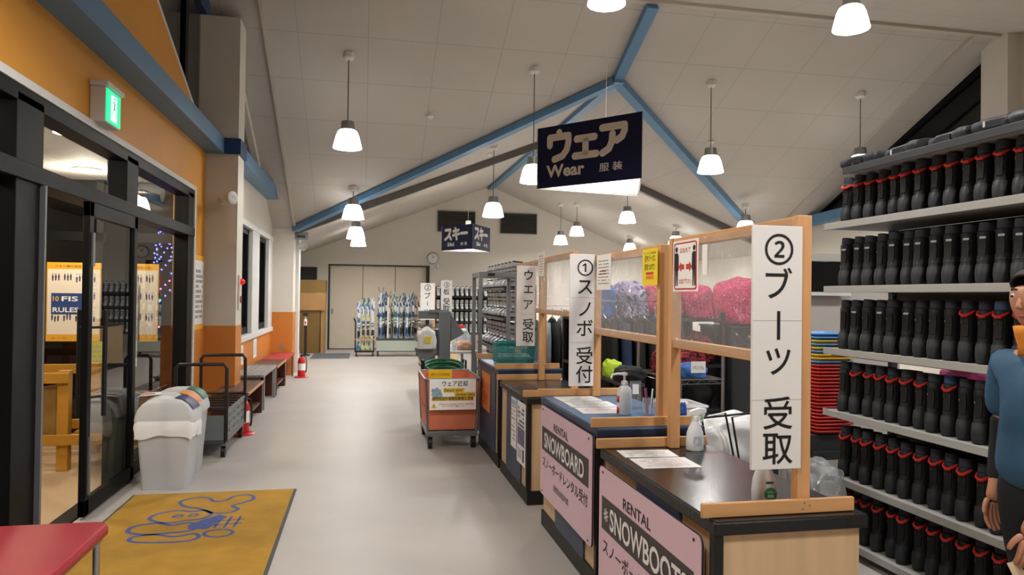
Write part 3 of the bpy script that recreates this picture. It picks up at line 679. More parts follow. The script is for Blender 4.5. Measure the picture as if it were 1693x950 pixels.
# teal basket
M_teal=mat('teal plastic','2f8d8b',.4,var=.05)
o=thing('plastic_basket','teal perforated plastic basket on the farthest counter','basket',(1.42,6.86,.893),0)
def rr_ring(w_,d_,z,r=.03,n=4):
    pts=[]
    for cx_,cy_,a0 in ((w_/2-r,d_/2-r,0),(-w_/2+r,d_/2-r,90),(-w_/2+r,-d_/2+r,180),(w_/2-r,-d_/2+r,270)):
        for k in range(n+1): a=R(a0+90*k/n); pts.append((cx_+r*math.cos(a),cy_+r*math.sin(a),z))
    return pts
BW,BD,BH=.385,.26,.22
q=MB(); q.loft([rr_ring(BW*.9,BD*.88,0),rr_ring(BW*.92,BD*.9,.03)],cap1=False); q.loft([rr_ring(BW*.99,BD*.98,BH-.035),rr_ring(BW,BD,BH),rr_ring(BW*1.04,BD*1.04,BH),rr_ring(BW*1.04,BD*1.04,BH-.015)],cap0=False,cap1=False)
q.build('shell',M_teal,o,solid=.003)
q=MB()
def bw(t): return .92+(.99-.92)*t
for k in range(27):
    u=-.5+(k+.5)/27
    for s in (-1,1): q.bar((u*BW*.9,s*BD*.45,.03),(u*BW*.96,s*BD*.49,BH-.03),.005,.004,up=(0,1,0))
for k in range(17):
    u=-.5+(k+.5)/17
    for s in (-1,1): q.bar((s*BW*.46,u*BD*.86,.03),(s*BW*.495,u*BD*.92,BH-.03),.005,.004,up=(1,0,0))
for j in range(1,6):
    t=j/6; q.tube(rr_ring(BW*(.92+.07*t),BD*(.9+.08*t),.03+t*(BH-.065)),.0028,5,closed=True)
q.build('lattice',M_teal,o,smooth=0)
q=MB(); q.loft([rr_ring(.34,.2,.012),rr_ring(.36,.22,.07),rr_ring(.28,.16,.1)]); q.build('contents',mat('folded papers','8fa9a6',.7,var=.3,vscale=20),o)
# ================================================================ hanging three-sided signs
M_hang=mat('midnight sign blue','1b2040',.55,spec=.15); M_hangw=mat('sign lettering grey','dad7d3',.5)
M_hin=mat('sign inside white','f2f0ea',.6,emit='fffaf0',estr=0.0)
STROKES={'ウ':[[(.5,1),(.5,.86)],[(.08,.56),(.08,.84),(.92,.84),(.92,.6),(.84,.32),(.66,.12),(.3,.03)]],
 'ェ':[[(.12,.66),(.88,.66)],[(.5,.66),(.5,.05)],[(.04,.05),(.96,.05)]],
 'ア':[[(.04,.92),(.94,.92),(.94,.72),(.84,.52),(.64,.42)],[(.46,.66),(.44,.4),(.32,.16),(.06,.03)]],
 'ス':[[(.1,.9),(.84,.9),(.74,.6),(.5,.28),(.06,.02)],[(.6,.4),(.94,.03)]],
 'キ':[[(.12,.74),(.88,.82)],[(.06,.36),(.94,.46)],[(.4,1),(.6,0)]],
 'ー':[[(.06,.5),(.94,.5)]]}
def strokes(q,word,S,u,L,h,span,z0=.44,hh=.44,wd=.058):
    n=len(word); a,b_=span; cw_=(b_-a)/n
    nrm=u.cross(Vector(UZ))
    for i,ch in enumerate(word):
        for pl in STROKES[ch]:
            P=[Vector(((a+(i+.06+.86*x)*cw_)*L,(z0+hh*z)*h)) for x,z in pl]
            r=wd*h
            for k in range(len(P)):
                ctr=P[k]; pts=[S(0,0)+u*(ctr.x+r*math.cos(R(t)))+Vector((0,0,ctr.y+r*math.sin(R(t))))+nrm*(.0012+.00008*k) for t in range(0,360,24)]
                q.add(pts,[tuple(range(15))])
                if k+1<len(P):
                    d=(P[k+1]-P[k]).normalized(); m=Vector((-d.y,d.x))*r
                    q.add([S(0,0)+u*p.x+Vector((0,0,p.y))+nrm*(.0013+.00008*k) for p in (P[k]-m,P[k+1]-m,P[k+1]+m,P[k]+m)],[(0,1,2,3)])
def hanging(label,cx_,cy_,zb,h,s,rot,jp,en,cn,kind,cord_top,lampside):
    o=thing('hanging_sign',label,'sign',(cx_,cy_,zb))
    Rr=s/math.sqrt(3); V=[Vector((Rr*math.cos(rot+k*2*math.pi/3),Rr*math.sin(rot+k*2*math.pi/3),0)) for k in range(3)]
    H=Vector((0,0,h))
    for k in range(3):
        a,b_=V[k],V[(k+1)%3]; u=(b_-a).normalized(); n=u.cross(Vector(UZ)); L=(b_-a).length; t=n*-.006
        q=MB(); q.add([a,b_,b_+H,a+H],[(0,1,2,3)]); q.add([a+t,b_+t,b_+t+H,a+t+H],[(3,2,1,0)],1); q.add([a,b_,b_+t,a+t],[(3,2,1,0)],1); q.add([a+H,b_+H,b_+t+H,a+t+H],[(0,1,2,3)],0)
        f=q.build('face_panel',[M_hang,M_hin],o,smooth=0)
        S=lambda uu,vv: a+u*(uu*L)+Vector((0,0,vv*h))
        q=MB(); strokes(q,jp,S,u,L,h,(.10,.88) if kind=='wear' else (.10,.86))
        q.text(en,S(.10 if kind=='wear' else .2,.17),u,UZ,h*(.27 if kind=='wear' else .2),.03,'l',fit=L*(.38 if kind=='wear' else .22)); q.text(cn,S(.62,.18),u,UZ,h*.14,.01,'l',fit=L*.21)
        q.build('lettering',M_hangw,f,smooth=0)
    q=MB()
    for k in range(3): q.cyl(V[k]*.97+Vector((0,0,.015)),V[(k+1)%3]*.97+Vector((0,0,.015)),.006,6); 
    for k in range(3): q.cyl(V[k]*.97+Vector((0,0,h-.015)),Vector((0,0,h+.05)),.004,6)
    q.build('inner_frame',M_white,o)
    q=MB(); q.cyl((0,0,h+.05),(0,0,cord_top-zb),.0035,6)
    if kind=='ski': q.lathe([(0,.05),(.06,.05),(.06,.12),(.0,.13)],(0,0,h),n=16)
    q.build('hanger',M_rose,o)
    # bulb inside lights the white inner faces; in the Wear sign it is added
    M_b=MATS.get('sign bulb') or mat_emit('sign bulb','fff6e6',30)
    q=MB(); q.lathe([(0,-.05),(.03,-.045),(.045,-.01),(.03,.03),(.015,.06),(0,.06)],(0,0,h*.55),n=14); q.build('bulb_globe',M_b,o)
    l=bpy.data.lights.new('bulb','POINT'); l.energy=14 if kind=='wear' else 16; l.color=(1,.96,.9); l.shadow_soft_size=.05
    lo=bpy.data.objects.new('bulb',l); col.objects.link(lo); lo.parent=o; lo.location=(0,0,h*.4)
    return o
hanging('large dark blue three-sided hanging sign reading Wear',2.30,6.78,2.62,.6,1.17,2.79,'ウェア','Wear','服 装','wear',4.48,0)
hanging('smaller dark blue three-sided hanging sign reading Ski over the far aisle',2.24,15.94,2.55,.54,1.11,2.63,'スキー','Ski','滑 雪','ski',zfar(2.24),0)
# louvred wall vents, clock, detector on the far wall
M_lou=mat('louvre grey','5f5c58',.5,metal=.3)
for x0,x1,lb in ((2.07,3.13,'louvred vent on the far gable wall, left one, behind the Ski sign'),(3.92,4.98,'louvred vent on the far gable wall, right one')):
    o=thing('wall_vent',lb,'vent',(x0,20.995,3.42),0,'louvred vents on the far wall'); Wd=x1-x0
    MB().box(0,Wd,-.01,0,0,.56).build('backing',mat('vent dark','1b1a19',.7),o)
    q=MB()
    for k in range(9): z=.03+k*.06; q.add([(0,-.05,z),(Wd,-.05,z),(Wd,-.012,z+.035),(0,-.012,z+.035),(0,-.05,z+.006),(Wd,-.05,z+.006),(Wd,-.012,z+.041),(0,-.012,z+.041)],[(0,3,2,1),(4,5,6,7),(0,1,5,4)])
    q.build('slat',M_lou,o,smooth=0)
    q=MB(); q.box(-.02,0,-.05,0,-.02,.58); q.box(Wd,Wd+.02,-.05,0,-.02,.58); q.box(-.02,Wd+.02,-.05,0,.56,.58); q.box(-.02,Wd+.02,-.05,0,-.02,0); q.build('vent_frame',M_lou,o)
o=thing('wall_clock','round white wall clock above the right end of the far door','clock',(1.93,20.99,2.62))
q=MB(); q.xf(Matrix.Identity(4)); q.lathe([(.0,.0),(.165,.0),(.165,.03),(.15,.035)],n=32); q.xf(Matrix.Rotation(R(90),4,'X')); q.build('rim',M_grey,o)
q=MB(); q.lathe([(.15,.02),(.0,.02)],n=32); q.xf(Matrix.Rotation(R(90),4,'X')); q.build('dial',M_paper,o)
q=MB(); q.bar((0,-.025,0),(.05,-.025,.07),.012,.003,up=(0,1,0)); q.bar((0,-.027,0),(-.03,-.027,.11),.009,.003,up=(0,1,0)); q.build('hand',M_ink,o)
q=MB()
for k in range(12): a=R(30*k); q.bar((.115*math.cos(a),-.0225,.115*math.sin(a)),(.138*math.cos(a),-.0225,.138*math.sin(a)),.008,.002,up=(0,1,0))
q.build('hour_mark',M_ink,o,smooth=0)
o=thing('security_camera','small white device on the far wall below the clock','camera',(2.08,20.99,2.36)); MB().lathe([(0,.08),(.05,.08),(.06,.03),(.05,-.02),(0,-.03)],n=14).build('housing',M_white,o); MB().box(-.03,.03,-.06,0,.04,.09).build('bracket',M_white,o)
for x,y,lb in ((2.3,13.6,'small smoke detector left of the pendant between the signs'),(5.7,11.3,'small smoke detector beside the right valley beam'),(.95,11.1,'small smoke detector on the near ceiling slope left of the ridge node')):
    z=min(z_near(y),zfar(x)) if y>Y_valley(x) else z_near(y)
    o=thing('smoke_detector',lb,'detector',(x,y,zfar(x) if y>14.3-.867*(min(x,2*RX-x)+1.3) else z_near(y)),0,'ceiling detectors'); MB().lathe([(.0,.02),(.06,.02),(.06,-.02),(.045,-.04),(.02,-.055),(0,-.055)],n=16).build('housing',M_rose,o); MB().lathe([(.062,-.012),(.064,-.008),(.062,-.004)],n=16).build('seam',M_greyp,o)
# exit sign above the entrance
M_exg=mat_emit('exit green','10b070',1.6); M_exw=mat_emit('exit white','e8fff4',1.1)
o=thing('exit_sign','lit green running-man exit sign on the yellow wall over the doors','exit sign',(EX,5.55,2.742))
MB().box(.001,.10,0,.31,.0,.25).build('housing',mat('exit housing','c9c3bb',.5),o,bevel=.004)
MB().box(.001,.125,-.02,.33,.25,.285).build('mount_cap',M_white,o,bevel=.004)
MB().box(.10,.108,.012,.298,.012,.24).build('lightbox',M_exg,o)
MB().sheet((.1085,.095,.03),UY,UZ,.12,.185,.0008).build('doorway_mark',M_exw,o,smooth=0)
q=MB(); O=(.11,.155,.12)
q.poly([(.014*math.cos(R(30*k))+.008,.075+.014*math.sin(R(30*k))) for k in range(12)],O,UY,UZ)
for pl in ([(-.012,.055),(.014,.058),(.02,.0),(-.004,-.01)],[(-.01,.05),(-.04,.03),(-.045,.036),(-.012,.062)],[(.012,.055),(.034,.03),(.028,.024),(.008,.045)],[(.018,.002),(.03,-.04),(.022,-.075),(.012,-.075),(.016,-.04),(.002,-.006)],[(-.002,0),(-.02,-.03),(-.045,-.04),(-.048,-.032),(-.026,-.02),(-.012,.012)]): q.poly(pl,O,UY,UZ)
q.build('running_figure',mat('exit figure green','0c7a50',.5,emit='10b070',estr=.7),o,smooth=0)
# ================================================================ boot shelves on the right
M_shelf=mat('shelf grey','a5a39e',.45,var=.05,vscale=4); M_backp=mat('shelf back brown','4d463d',.7,var=.12,vscale=2)
M_under=mat('shelf beige panel','6b6355',.7,var=.12,vscale=2)
SX,SY0,SY1=2.9,1.0,4.17
SHZ=[2.365,2.035,1.635,1.245,.855,.45,.085]
o=thing('boot_shelving','long grey open shelving packed with black snowboard boots','shelving',(SX,SY0,0))
L=SY1-SY0
for k,z in enumerate(SHZ):
    y1=L-(.18 if k==0 else 0)
    MB().box(0,.47,0,y1,z-.03,z).build('shelf_board',M_shelf,o,bevel=.002); MB().box(-.008,0,0,y1,z-.036,z+.006).build('shelf_lip',M_dgrey if k==0 else M_shelf,o,bevel=.002)  # top lip takes a darker colour to paint in its shade
for y in (.02,1.05,2.1,L-.04):
    MB().box(.45,.49,y-.02,y+.02,0,2.5).build('upright',M_dgrey,o)
for k in range(1,6):
    z0,z1=SHZ[k]+.0,SHZ[k-1]-.03
    y1=L if k!=4 else L-.85
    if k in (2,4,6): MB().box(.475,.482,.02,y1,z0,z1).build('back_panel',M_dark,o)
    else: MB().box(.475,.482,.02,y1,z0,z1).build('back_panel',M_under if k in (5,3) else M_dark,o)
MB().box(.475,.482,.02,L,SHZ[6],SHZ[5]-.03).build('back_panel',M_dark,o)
for k in (3,4,5): MB().box(.05,.46,.0,L,SHZ[k]-.045,SHZ[k]-.0305).build('under_panel',M_under,o)

M_boot=mat('boot black','16171a',.6,var=.3,vscale=12,bump=.15,bscale=35); M_sole=mat('boot rubber','232425',.6); M_toe=mat('boot toe cap','26282b',.55)
M_liner=mat('boot liner','33363f',.8,var=.2,vscale=20); M_linerb=mat('boot liner blue','3a4f74',.8); M_loop=mat('red pull loop','d8332b',.5); M_mark=mat('boot white tag','b9bcc0',.5)
def bring(z,xf,xb,hw,tilt=0.0,n=16,p=2.6):
    c=(xf+xb)/2; a=(xb-xf)/2; pts=[]
    for k in range(n):
        t=2*math.pi*k/n; ct,st=math.cos(t),math.sin(t)
        x=c+a*math.copysign(abs(ct)**(2/p),ct); y=hw*math.copysign(abs(st)**(2/p),st)
        pts.append((x,y,z+tilt*(x-c)))
    return pts
def boot_proto(kind):
    o=thing('snowboard_boot','black boot','boot',(0,0,0))
    k=1.0
    if kind in ('red','redblue','plain'):
        q=MB(); q.loft([bring(.022,-.108,.142,.041),bring(.05,-.110,.144,.044),bring(.075,-.106,.142,.045),bring(.1,-.094,.136,.045),bring(.13,-.085,.124,.045),bring(.18,-.08,.116,.0455),bring(.225,-.081,.11,.046,-.05),bring(.258,-.081,.107,.046,-.08),bring(.264,-.075,.101,.041,-.08)]); q.build('shell',M_boot,o,smooth=60)
    else:
        q=MB(); q.loft([bring(.022,-.108,.142,.041),bring(.05,-.110,.144,.045),bring(.08,-.105,.142,.046),bring(.11,-.094,.134,.046),bring(.15,-.084,.12,.045),bring(.21,-.082,.11,.0455,-.03),bring(.262,-.084,.107,.046,-.06),bring(.268,-.076,.1,.041,-.06)]); q.build('shell',M_boot,o,smooth=60)
    q=MB(); q.loft([bring(0,-.1,.135,.038),bring(.006,-.109,.144,.044),bring(.024,-.112,.146,.0455),bring(.03,-.109,.144,.044)]); q.build('sole',M_sole,o,smooth=60)
    # toe cap: front part of a slightly larger ring stack
    n=16
    rings=[bring(z,xf-.003,xb,hw+.002,0,n) for z,xf,xb,hw in ((.024,-.110,.14,.0435),(.05,-.112,.14,.0455),(.08,-.107,.14,.046),(.104,-.095,.13,.0455))]
    idx=[i for i in range(n) if rings[0][i][0]<-.05]
    q=MB()
    for r in rings: q.v+= [r[i] for i in idx]
    m=len(idx)
    for i in range(len(rings)-1):
        for j in range(m-1): q.f.append((i*m+j,i*m+j+1,(i+1)*m+j+1,(i+1)*m+j)); q.m.append(0)
    q.build('toe_cap',M_toe,o,smooth=60)
    lm=M_linerb if kind=='redblue' else M_liner
    q=MB(); q.loft([bring(.25,-.073,.099,.041,-.08),bring(.28,-.075,.098,.041,-.1),bring(.305,-.073,.094,.038,-.12),bring(.303,-.064,.086,.031,-.12),bring(.26,-.06,.085,.03,-.1)]); q.build('liner',lm,o,smooth=60)
    if kind in ('red','redblue'):
        q=MB(); q.tube([(-.05,-.034,.262),(-.072,-.03,.252),(-.094,-.012,.238),(-.096,.006,.236),(-.082,.026,.246),(-.055,.034,.262)],[.005,.007,.0085,.0085,.007,.005],8); q.build('pull_loop',M_loop,o)
    if kind=='strap':
        q=MB(); q.loft([bring(.122,-.093,.13,.0462),bring(.15,-.087,.122,.0456)],cap0=False,cap1=False); q.build('strap',M_toe,o,smooth=60)
        MB().box(-.0865,-.082,-.018,.012,.232,.243).build('tag',M_mark,o)
    else:
        MB().box(-.0845,-.08,-.006,.02,.2,.208).build('tag',M_mark if kind=='plain' else M_loop,o)
    # lace panel down the front
    q=MB(); q.loft([[( -.062,-.02,.115),(-.058,.02,.115),(-.058,.02,.1),(-.075,.0,.1)][0:0] or [(-.089,-.016,.132),(-.089,.016,.132),(-.06,.016,.132),(-.06,-.016,.132)],[(-.0845,-.018,.19),(-.0845,.018,.19),(-.055,.018,.19),(-.055,-.018,.19)],[(-.085,-.016,.235),(-.085,.016,.235),(-.055,.016,.235),(-.055,-.016,.235)]]); q.build('tongue',M_boot,o,smooth=60)
    return o
protos={k:boot_proto(k) for k in ('red','redblue','plain','strap')}
used=set(); POS=['second','third','fourth','fifth','sixth','seventh']
DESC={'red':'black boot with red pull loop','redblue':'black boot with blue-grey liner and red loop','plain':'plain black boot','strap':'black boot with grey ankle strap'}
def put_boot(kind,x,y,z,rz,rx,label,group,ry=0.0,s=1.0):
    if kind not in used:
        used.add(kind); r=protos[kind]; r.location=(x,y,z); r['label']=label; r['group']=group
    else: r=clone(protos[kind],(x,y,z),label=label,group=group)
    r.rotation_euler=(rx,ry,rz); r.scale=(1,s*.95,s)
    return r
rows={1:['red']*17,2:['strap']*3+['plain']+['strap']*13,3:['plain','strap','plain','strap','plain','strap','plain','plain','plain','red','red','redblue','red','red','red','red','red'],
 4:['plain','red','red','red','red','red','red','plain','redblue','plain','plain','redblue','red','red','red','red','red'],5:['red']*17,6:['red']*17}
for r,kinds in rows.items():
    z=SHZ[r]+.001
    for i,k in enumerate(kinds):
        y=4.1-.1035*i+rnd.uniform(-.002,.002)
        rx=0
        x=3.045+rnd.uniform(-.012,.012)
        put_boot(k,x,y+(.012 if rx else 0),z+(.008 if rx else 0),R(23+rnd.uniform(-1,1)),rx,f'{DESC[k]}, {ORD[i]} from the far end, {POS[r-1]} shelf down',f'boots on the {POS[r-1]} shelf down',s=rnd.uniform(.975,1.0)*(.945 if r==1 else 1))
for i in range(7):
    y=3.95-.34*i
    r=put_boot('strap' if i%2 else 'plain',3.08,y-.14,SHZ[0]+.0525,0,R(90),f'dark boot lying on its side, {ORD[i]} from the far end, top shelf','boots lying on the top shelf'); r.rotation_euler=(R(-90),0,R(rnd.uniform(-10,10)))
# stacked nesting trays beside the shelves
M_tr={'red':mat('red tray','c5302c',.4),'blue':mat('blue tray','4f8fd0',.4),'yellow':mat('yellow tray','e0b92e',.4)}
def tray(c):
    o=thing('nesting_tray','tray','tray'); 
    q=MB(); q.loft([rr_ring(.25,.3,.034,.03),rr_ring(.283,.333,.055,.03)],cap1=False); q.build('tub',M_tr[c],o,solid=.003)
    q=MB(); q.tube(rr_ring(.29,.34,.052,.03),.006,6,closed=True); q.build('rim',M_tr[c],o)
    return o
tp={c:tray(c) for c in M_tr}; tu=set()
def stack(x,y,z0,seq,step,what,grp):
    cnt={}
    for i,c in enumerate(seq):
        cnt[c]=cnt.get(c,0)+1
        lb=f'{ORD[cnt[c]-1]} {c} nesting tray from the top, {what}'
        z=z0+(len(seq)-1-i)*step
        if c not in tu: tu.add(c); r=tp[c]; r.location=(x,y,z); r['label']=lb; r['group']=grp
        else: clone(tp[c],(x+rnd.uniform(-.004,.004),y+rnd.uniform(-.004,.004),z),label=lb,group=grp)
stack(3.19,4.62,.60,['blue','blue','yellow','blue','yellow','blue','yellow','yellow','blue']+['red']*20,.0238,'the front stack beside the boot shelves','trays in the front stack')
stack(3.42,5.1,.52,['blue','yellow','blue','red','yellow','blue']+['red']*24,.0238,'the rear stack beside the boot shelves','trays in the rear stack')
o=thing('tray_trolley','low dark stand under the stacked red trays','stand',(3.3,4.86,0))
MB().box(-.28,.28,-.42,.42,.46,.515).build('deck',M_dgrey,o)
for x in (-.25,.25):
    for y in (-.39,.39): MB().box(x-.02,x+.02,y-.02,y+.02,0,.46).build('leg',M_dgrey,o)
MB().box(-.3,-.02,-.4,-.08,.515,.628).build('plinth_box',M_dgrey,o)
# wall behind them with calendar, monitor
b=MB(); b.box(3.42,4.6,5.55,5.65,0,1.95); struct(b.build('partition_backstage',mat('grey partition','b3afa9',.7)))
o=thing('wall_calendar','white wall calendar with dates above the stacked trays','calendar',(3.44,5.545,1.28))
q=MB(); q.sheet((0,0,0),UX,UZ,.27,.36,.003); q.build('page',M_paper,o,smooth=0)
q=MB()
for r_,(t,z) in enumerate((('1 2 3 4',.15),('5 6 7 8',.095),('12 13 14 15',.04))):
    q.text(t,(.02,-.0032,z),UX,UZ,.045,.01,'l',fit=.22)
q.build('lettering',M_ink,o,smooth=0)
MB().sheet((.06,-.0035,-.0),UX,UZ,.14,.03,.001).build('footer',mat('pale blue print','9fb4d8',.5),o,smooth=0)
o=thing('monitor','black flat monitor with white lower edge behind the number 2 sign','monitor',(3.62,5.5,1.62))
MB().box(0,.42,-.03,.0,.0,.26).build('screen_panel',M_dark,o,bevel=.004)
MB().box(-.012,.432,-.034,.004,-.03,.0).build('bezel',M_white,o)
MB().box(.15,.27,0,.04,.05,.15).build('wall_bracket',M_dgrey,o)
# ================================================================ doormat
M_mat=mat('mustard carpet','a87f2b',.9,var=.16,vscale=5,bump=.4,bscale=300); M_matb=mat('mat blue pile','47548a',.9,var=.2,vscale=30); M_mate=mat('mat rubber edge','4a4d50',.8); M_matg=mat('mat grey pile','8f9aa0',.9,var=.15,vscale=30)
o=thing('entrance_mat','mustard entrance mat with blue bubble lettering before the sliding doors','mat',(-1.1,4.7,0))
q=MB(); q.box(-.595,.60,-.86,1.29,.001,.007); q.build('rubber_edge',M_mate,o)
q=MB(); q.box(-.575,.58,-.84,1.27,.007,.011); q.build('pile',M_mat,o)
def ribbon(q,pts,wd,z=.0115,closed=True):
    P=[Vector((p[0],p[1])) for p in pts]
    # smooth closed path (Catmull-Rom)
    S=[]; n=len(P)
    for i in range(n if closed else n-1):
        a,b_,c,d=P[(i-1)%n],P[i],P[(i+1)%n],P[(i+2)%n]
        for k in range(6):
            t=k/6; S.append(.5*((2*b_)+(c-a)*t+(2*a-5*b_+4*c-d)*t*t+(3*b_-a-3*c+d)*t**3))
    m=len(S)
    base=len(q.v)
    for i in range(m):
        d=(S[(i+1)%m]-S[(i-1)%m]).normalized(); nn=Vector((-d.y,d.x))*wd/2
        q.v+= [(S[i].x+nn.x,S[i].y+nn.y,z),(S[i].x-nn.x,S[i].y-nn.y,z)]
    for i in range(m):
        j=(i+1)%m; q.f.append((base+2*i,base+2*i+1,base+2*j+1,base+2*j)); q.m.append(0)
def mp(px,py):
    # mat-local point from a point on the floor plan
    return (px,py)
q=MB()
# bubble-letter outlines, reading away from the door
ribbon(q,[(-.20,1.03),(-.12,1.12),(-.02,1.10),(.04,1.0),(.12,1.02),(.16,1.12),(.27,1.14),(.31,1.02),(.24,.92),(.19,.86),(.24,.78),(.2,.70),(.08,.71),(-.02,.82),(-.14,.9)],.028)
ribbon(q,[(-.30,.62),(-.28,.74),(-.16,.80),(-.06,.76),(.02,.78),(.08,.68),(.04,.58),(-.06,.55),(-.18,.52)],.028)
ribbon(q,[(-.36,.36),(-.35,.48),(-.22,.52),(-.12,.46),(-.02,.50),(.06,.42),(.02,.33),(-.1,.3),(-.24,.29)],.03)
ribbon(q,[(-.28,.16),(-.3,.25),(-.18,.28),(-.05,.22),(.06,.26),(.1,.18),(.04,.12),(-.12,.12)],.028)
ribbon(q,[(.13,.22),(.13,.29),(.22,.32),(.29,.27),(.28,.2),(.2,.17)],.024)
ribbon(q,[(-.16,.65),(-.14,.69),(-.11,.69),(-.11,.65)],.02); ribbon(q,[(-.06,.66),(-.04,.70),(-.01,.69),(-.02,.65)],.02)
q.poly([(.02,.52),(.14,.66),(.2,.6),(.17,.5),(.12,.34),(.0,.36),(-.02,.44)],(0,0,.0112),UX,UY,0)
for k in range(3): q.bar((.16+.06*k,.36,.0112),(.17+.06*k,.60,.0112),.016,.001)
for k in range(2): q.bar((.13,.42+.09*k,.0112),(.32,.44+.09*k,.0112),.014,.001)
q.build('bubble_lettering',M_matb,o,smooth=0)
# ================================================================ red bench, near corner
M_legc=mat('chrome leg','a8a6a2',.25,metal=.8)
o=thing('vinyl_bench','red vinyl topped bench with grey legs in the near left corner','bench',(-1.58,3.05,0))
q=MB(); pts=rr_ring(.80,1.60,0,.07,6); q.loft([[(x*.97,y*.985,.385) for x,y,_ in pts],[(x,y,.395) for x,y,_ in pts],[(x,y,.425) for x,y,_ in pts],[(x*.985,y*.99,.438) for x,y,_ in pts]]); q.build('seat',M_red,o,smooth=60)
q=MB(); q.box(-.37,.37,-.76,.76,.36,.385); q.build('apron',M_legc,o)
for x in (-.35,.35):
    for y in (-.73,.74): MB().cyl((x,y,0),(x,y,.37),.016,12).build('leg',M_legc,o)
# ================================================================ rubbish bins
M_bin=mat('light grey bin plastic','bfc2c6',.4,var=.03,vscale=3); M_lidm=mat('bin lid plastic','cdcfd1',.35); M_bag=mat('white bin bag','f3f3f5',.35,bump=.4,bscale=14)
def bin_(label,x,y,band,rz,bag):
    o=thing('waste_bin',label,'bin',(x,y,0),rz,'recycling bins by the doors')
    w0,d0,w1,d1,h=.335,.20,.42,.255,.53
    q=MB(); q.loft([rr_ring(w0,d0,0,.03),rr_ring(w0+.005,d0+.005,.01,.03),rr_ring(w0+(w1-w0)*.8,d0+(d1-d0)*.8,h*.8,.035),rr_ring(w1-.01,d1-.01,h-.06,.035),rr_ring(w1,d1,h,.035)]); q.build('body',M_bin,o,smooth=40)
    q=MB(); q.box(w1/2-.04,w1/2-.02,-.03,.03,.32,.36); q.build('grip',M_lidm,o)
    # arched lid
    q=MB(); rings=[rr_ring(w1+.03,d1+.01,h+.0,.035),rr_ring(w1+.03,d1+.01,h+.035,.035)]
    for t in (.25,.5,.75,1.0): rings.append([(x_*(1-.72*t**1.6),y_*(1-.12*t),h+.035+.15*math.sin(t*math.pi/2)) for x_,y_,_ in rings[1]])
    q.loft(rings); lid=q.build('lid',M_lidm,o,smooth=50)
    # coloured band over the sloping face of the lid (aisle side)
    q=MB(); vs=[]; hw=d1*.40
    for t in (.25,.5,.75,1.0):
        xx=(w1+.03)/2*(1-.72*t**1.6)+.006; zz=h+.035+.15*math.sin(t*math.pi/2)+.005; vs+= [(xx,-hw,zz),(xx,hw,zz)]
    q.add(vs,[(2*i,2*i+1,2*i+3,2*i+2) for i in range(3)])
    q.build('colour_label',band,lid,smooth=60)
    MB().box(-.22,-.08,-.05,.05,h+.20,.735+.02).build('lid_notice',M_paper,lid) if False else None
    if bag:
        q=MB(); rr=rr_ring(w1+.012,d1+.012,0,.035,4); rr=[tuple(Vector(rr[i]).lerp(Vector(rr[(i+1)%len(rr)]),f_/5)) for i in range(len(rr)) for f_ in range(5 if (i%5)==4 else 1)]
        n=len(rr); rings=[]
        for j in range(6):
            t=j/5; ring=[]
            for k,(x_,y_,_) in enumerate(rr):
                f=.5+.5*math.sin(k*.9+1.3)*.6+.25*math.sin(k*2.3)
                s=1.005+.045*math.sin(math.pi*t)+(.05*math.sin(k*1.7+j)+.03*math.sin(k*3.1))*t+.02*t
                ring.append((x_*s,y_*s,h+.012-(.10+.06*f)*t))
            rings.append(ring)
        q.loft(rings,cap0=False,cap1=False); q.build('bag_overhang',M_bag,o,smooth=180,subsurf=1)
    return o
M_band={'n':mat('navy label','262b5c',.45),'o':mat('orange label','e48b3c',.45),'g':mat('green label','2f6a58',.45)}
bin_('grey waste bin with navy lid label and white bag, nearest the doors',-1.515,6.24,M_band['n'],R(-2),True)
bin_('grey waste bin with orange lid label, in the middle of three',-1.555,6.52,M_band['o'],R(2),False)
bin_('grey waste bin with green lid label, farthest of three',-1.56,6.80,M_band['g'],0,False)
o=thing('paper_slip','loose white paper lying on the lids of the waste bins','paper',(-1.70,6.45,.705),R(10)); q=MB(); q.add([(-.09,-.1,0),(.07,-.1,.012),(.07,.1,.01),(-.09,.1,.002)],[(0,1,2,3)]); q.build('sheet',M_paper,o,solid=.001); MB().box(-.05,.03,-.03,-.015,.008,.012).build('print',M_redp,o)
# ================================================================ platform trolley
M_tro=mat('dark trolley tube','2c2623',.4,metal=.4); M_trog=mat('grey trolley panel','6d7273',.45,metal=.3,var=.05)
o=thing('luggage_trolley','dark tube handled trolley with grey side panels behind the bins','trolley',(-1.5,7.75,0))
TX0,TX1,TY0,TY1=-.20,.25,-.53,.55
MB().box(TX0,TX1,TY0,TY1,.13,.17).build('deck',M_dgrey,o,bevel=.004)
for y in (TY0,TY1):
    q=MB(); q.tube([(TX0,y,.15),(TX0,y,.84),(TX0+.03,y,.88),(TX1-.03,y,.88),(TX1,y,.84),(TX1,y,.15)],.017,10); q.build('handle',M_tro,o)
    q=MB(); q.tube([(TX0,y,.47),(TX1,y,.47)],.012,8); q.build('cross_tube',M_tro,o)
q=MB()
q.box(TX1-.012,TX1+.004,TY0+.02,TY1-.02,.15,.175); q.box(TX1-.012,TX1+.004,TY0+.02,TY1-.02,.42,.445)
q.box(TX1-.008,TX1-.002,TY0+.02,TY1-.02,.17,.43); q.build('side_panel',M_trog,o)
q=MB()
for i in range(4):
    for j in range(3): y=TY0+.16+i*.24; z=.22+j*.075; q.box(TX1+.0005,TX1+.003,y,y+.13,z,z+.018)
q.build('panel_slot',M_dark,o,smooth=0)
MB().box(TX0,TX0+.008,TY0+.02,TY1-.02,.17,.43).build('side_panel',M_trog,o)
MB().box(TX0+.01,TX1-.02,TY0-.006,TY0+.006,.17,.40).build('end_panel',M_trog,o)
q=MB()
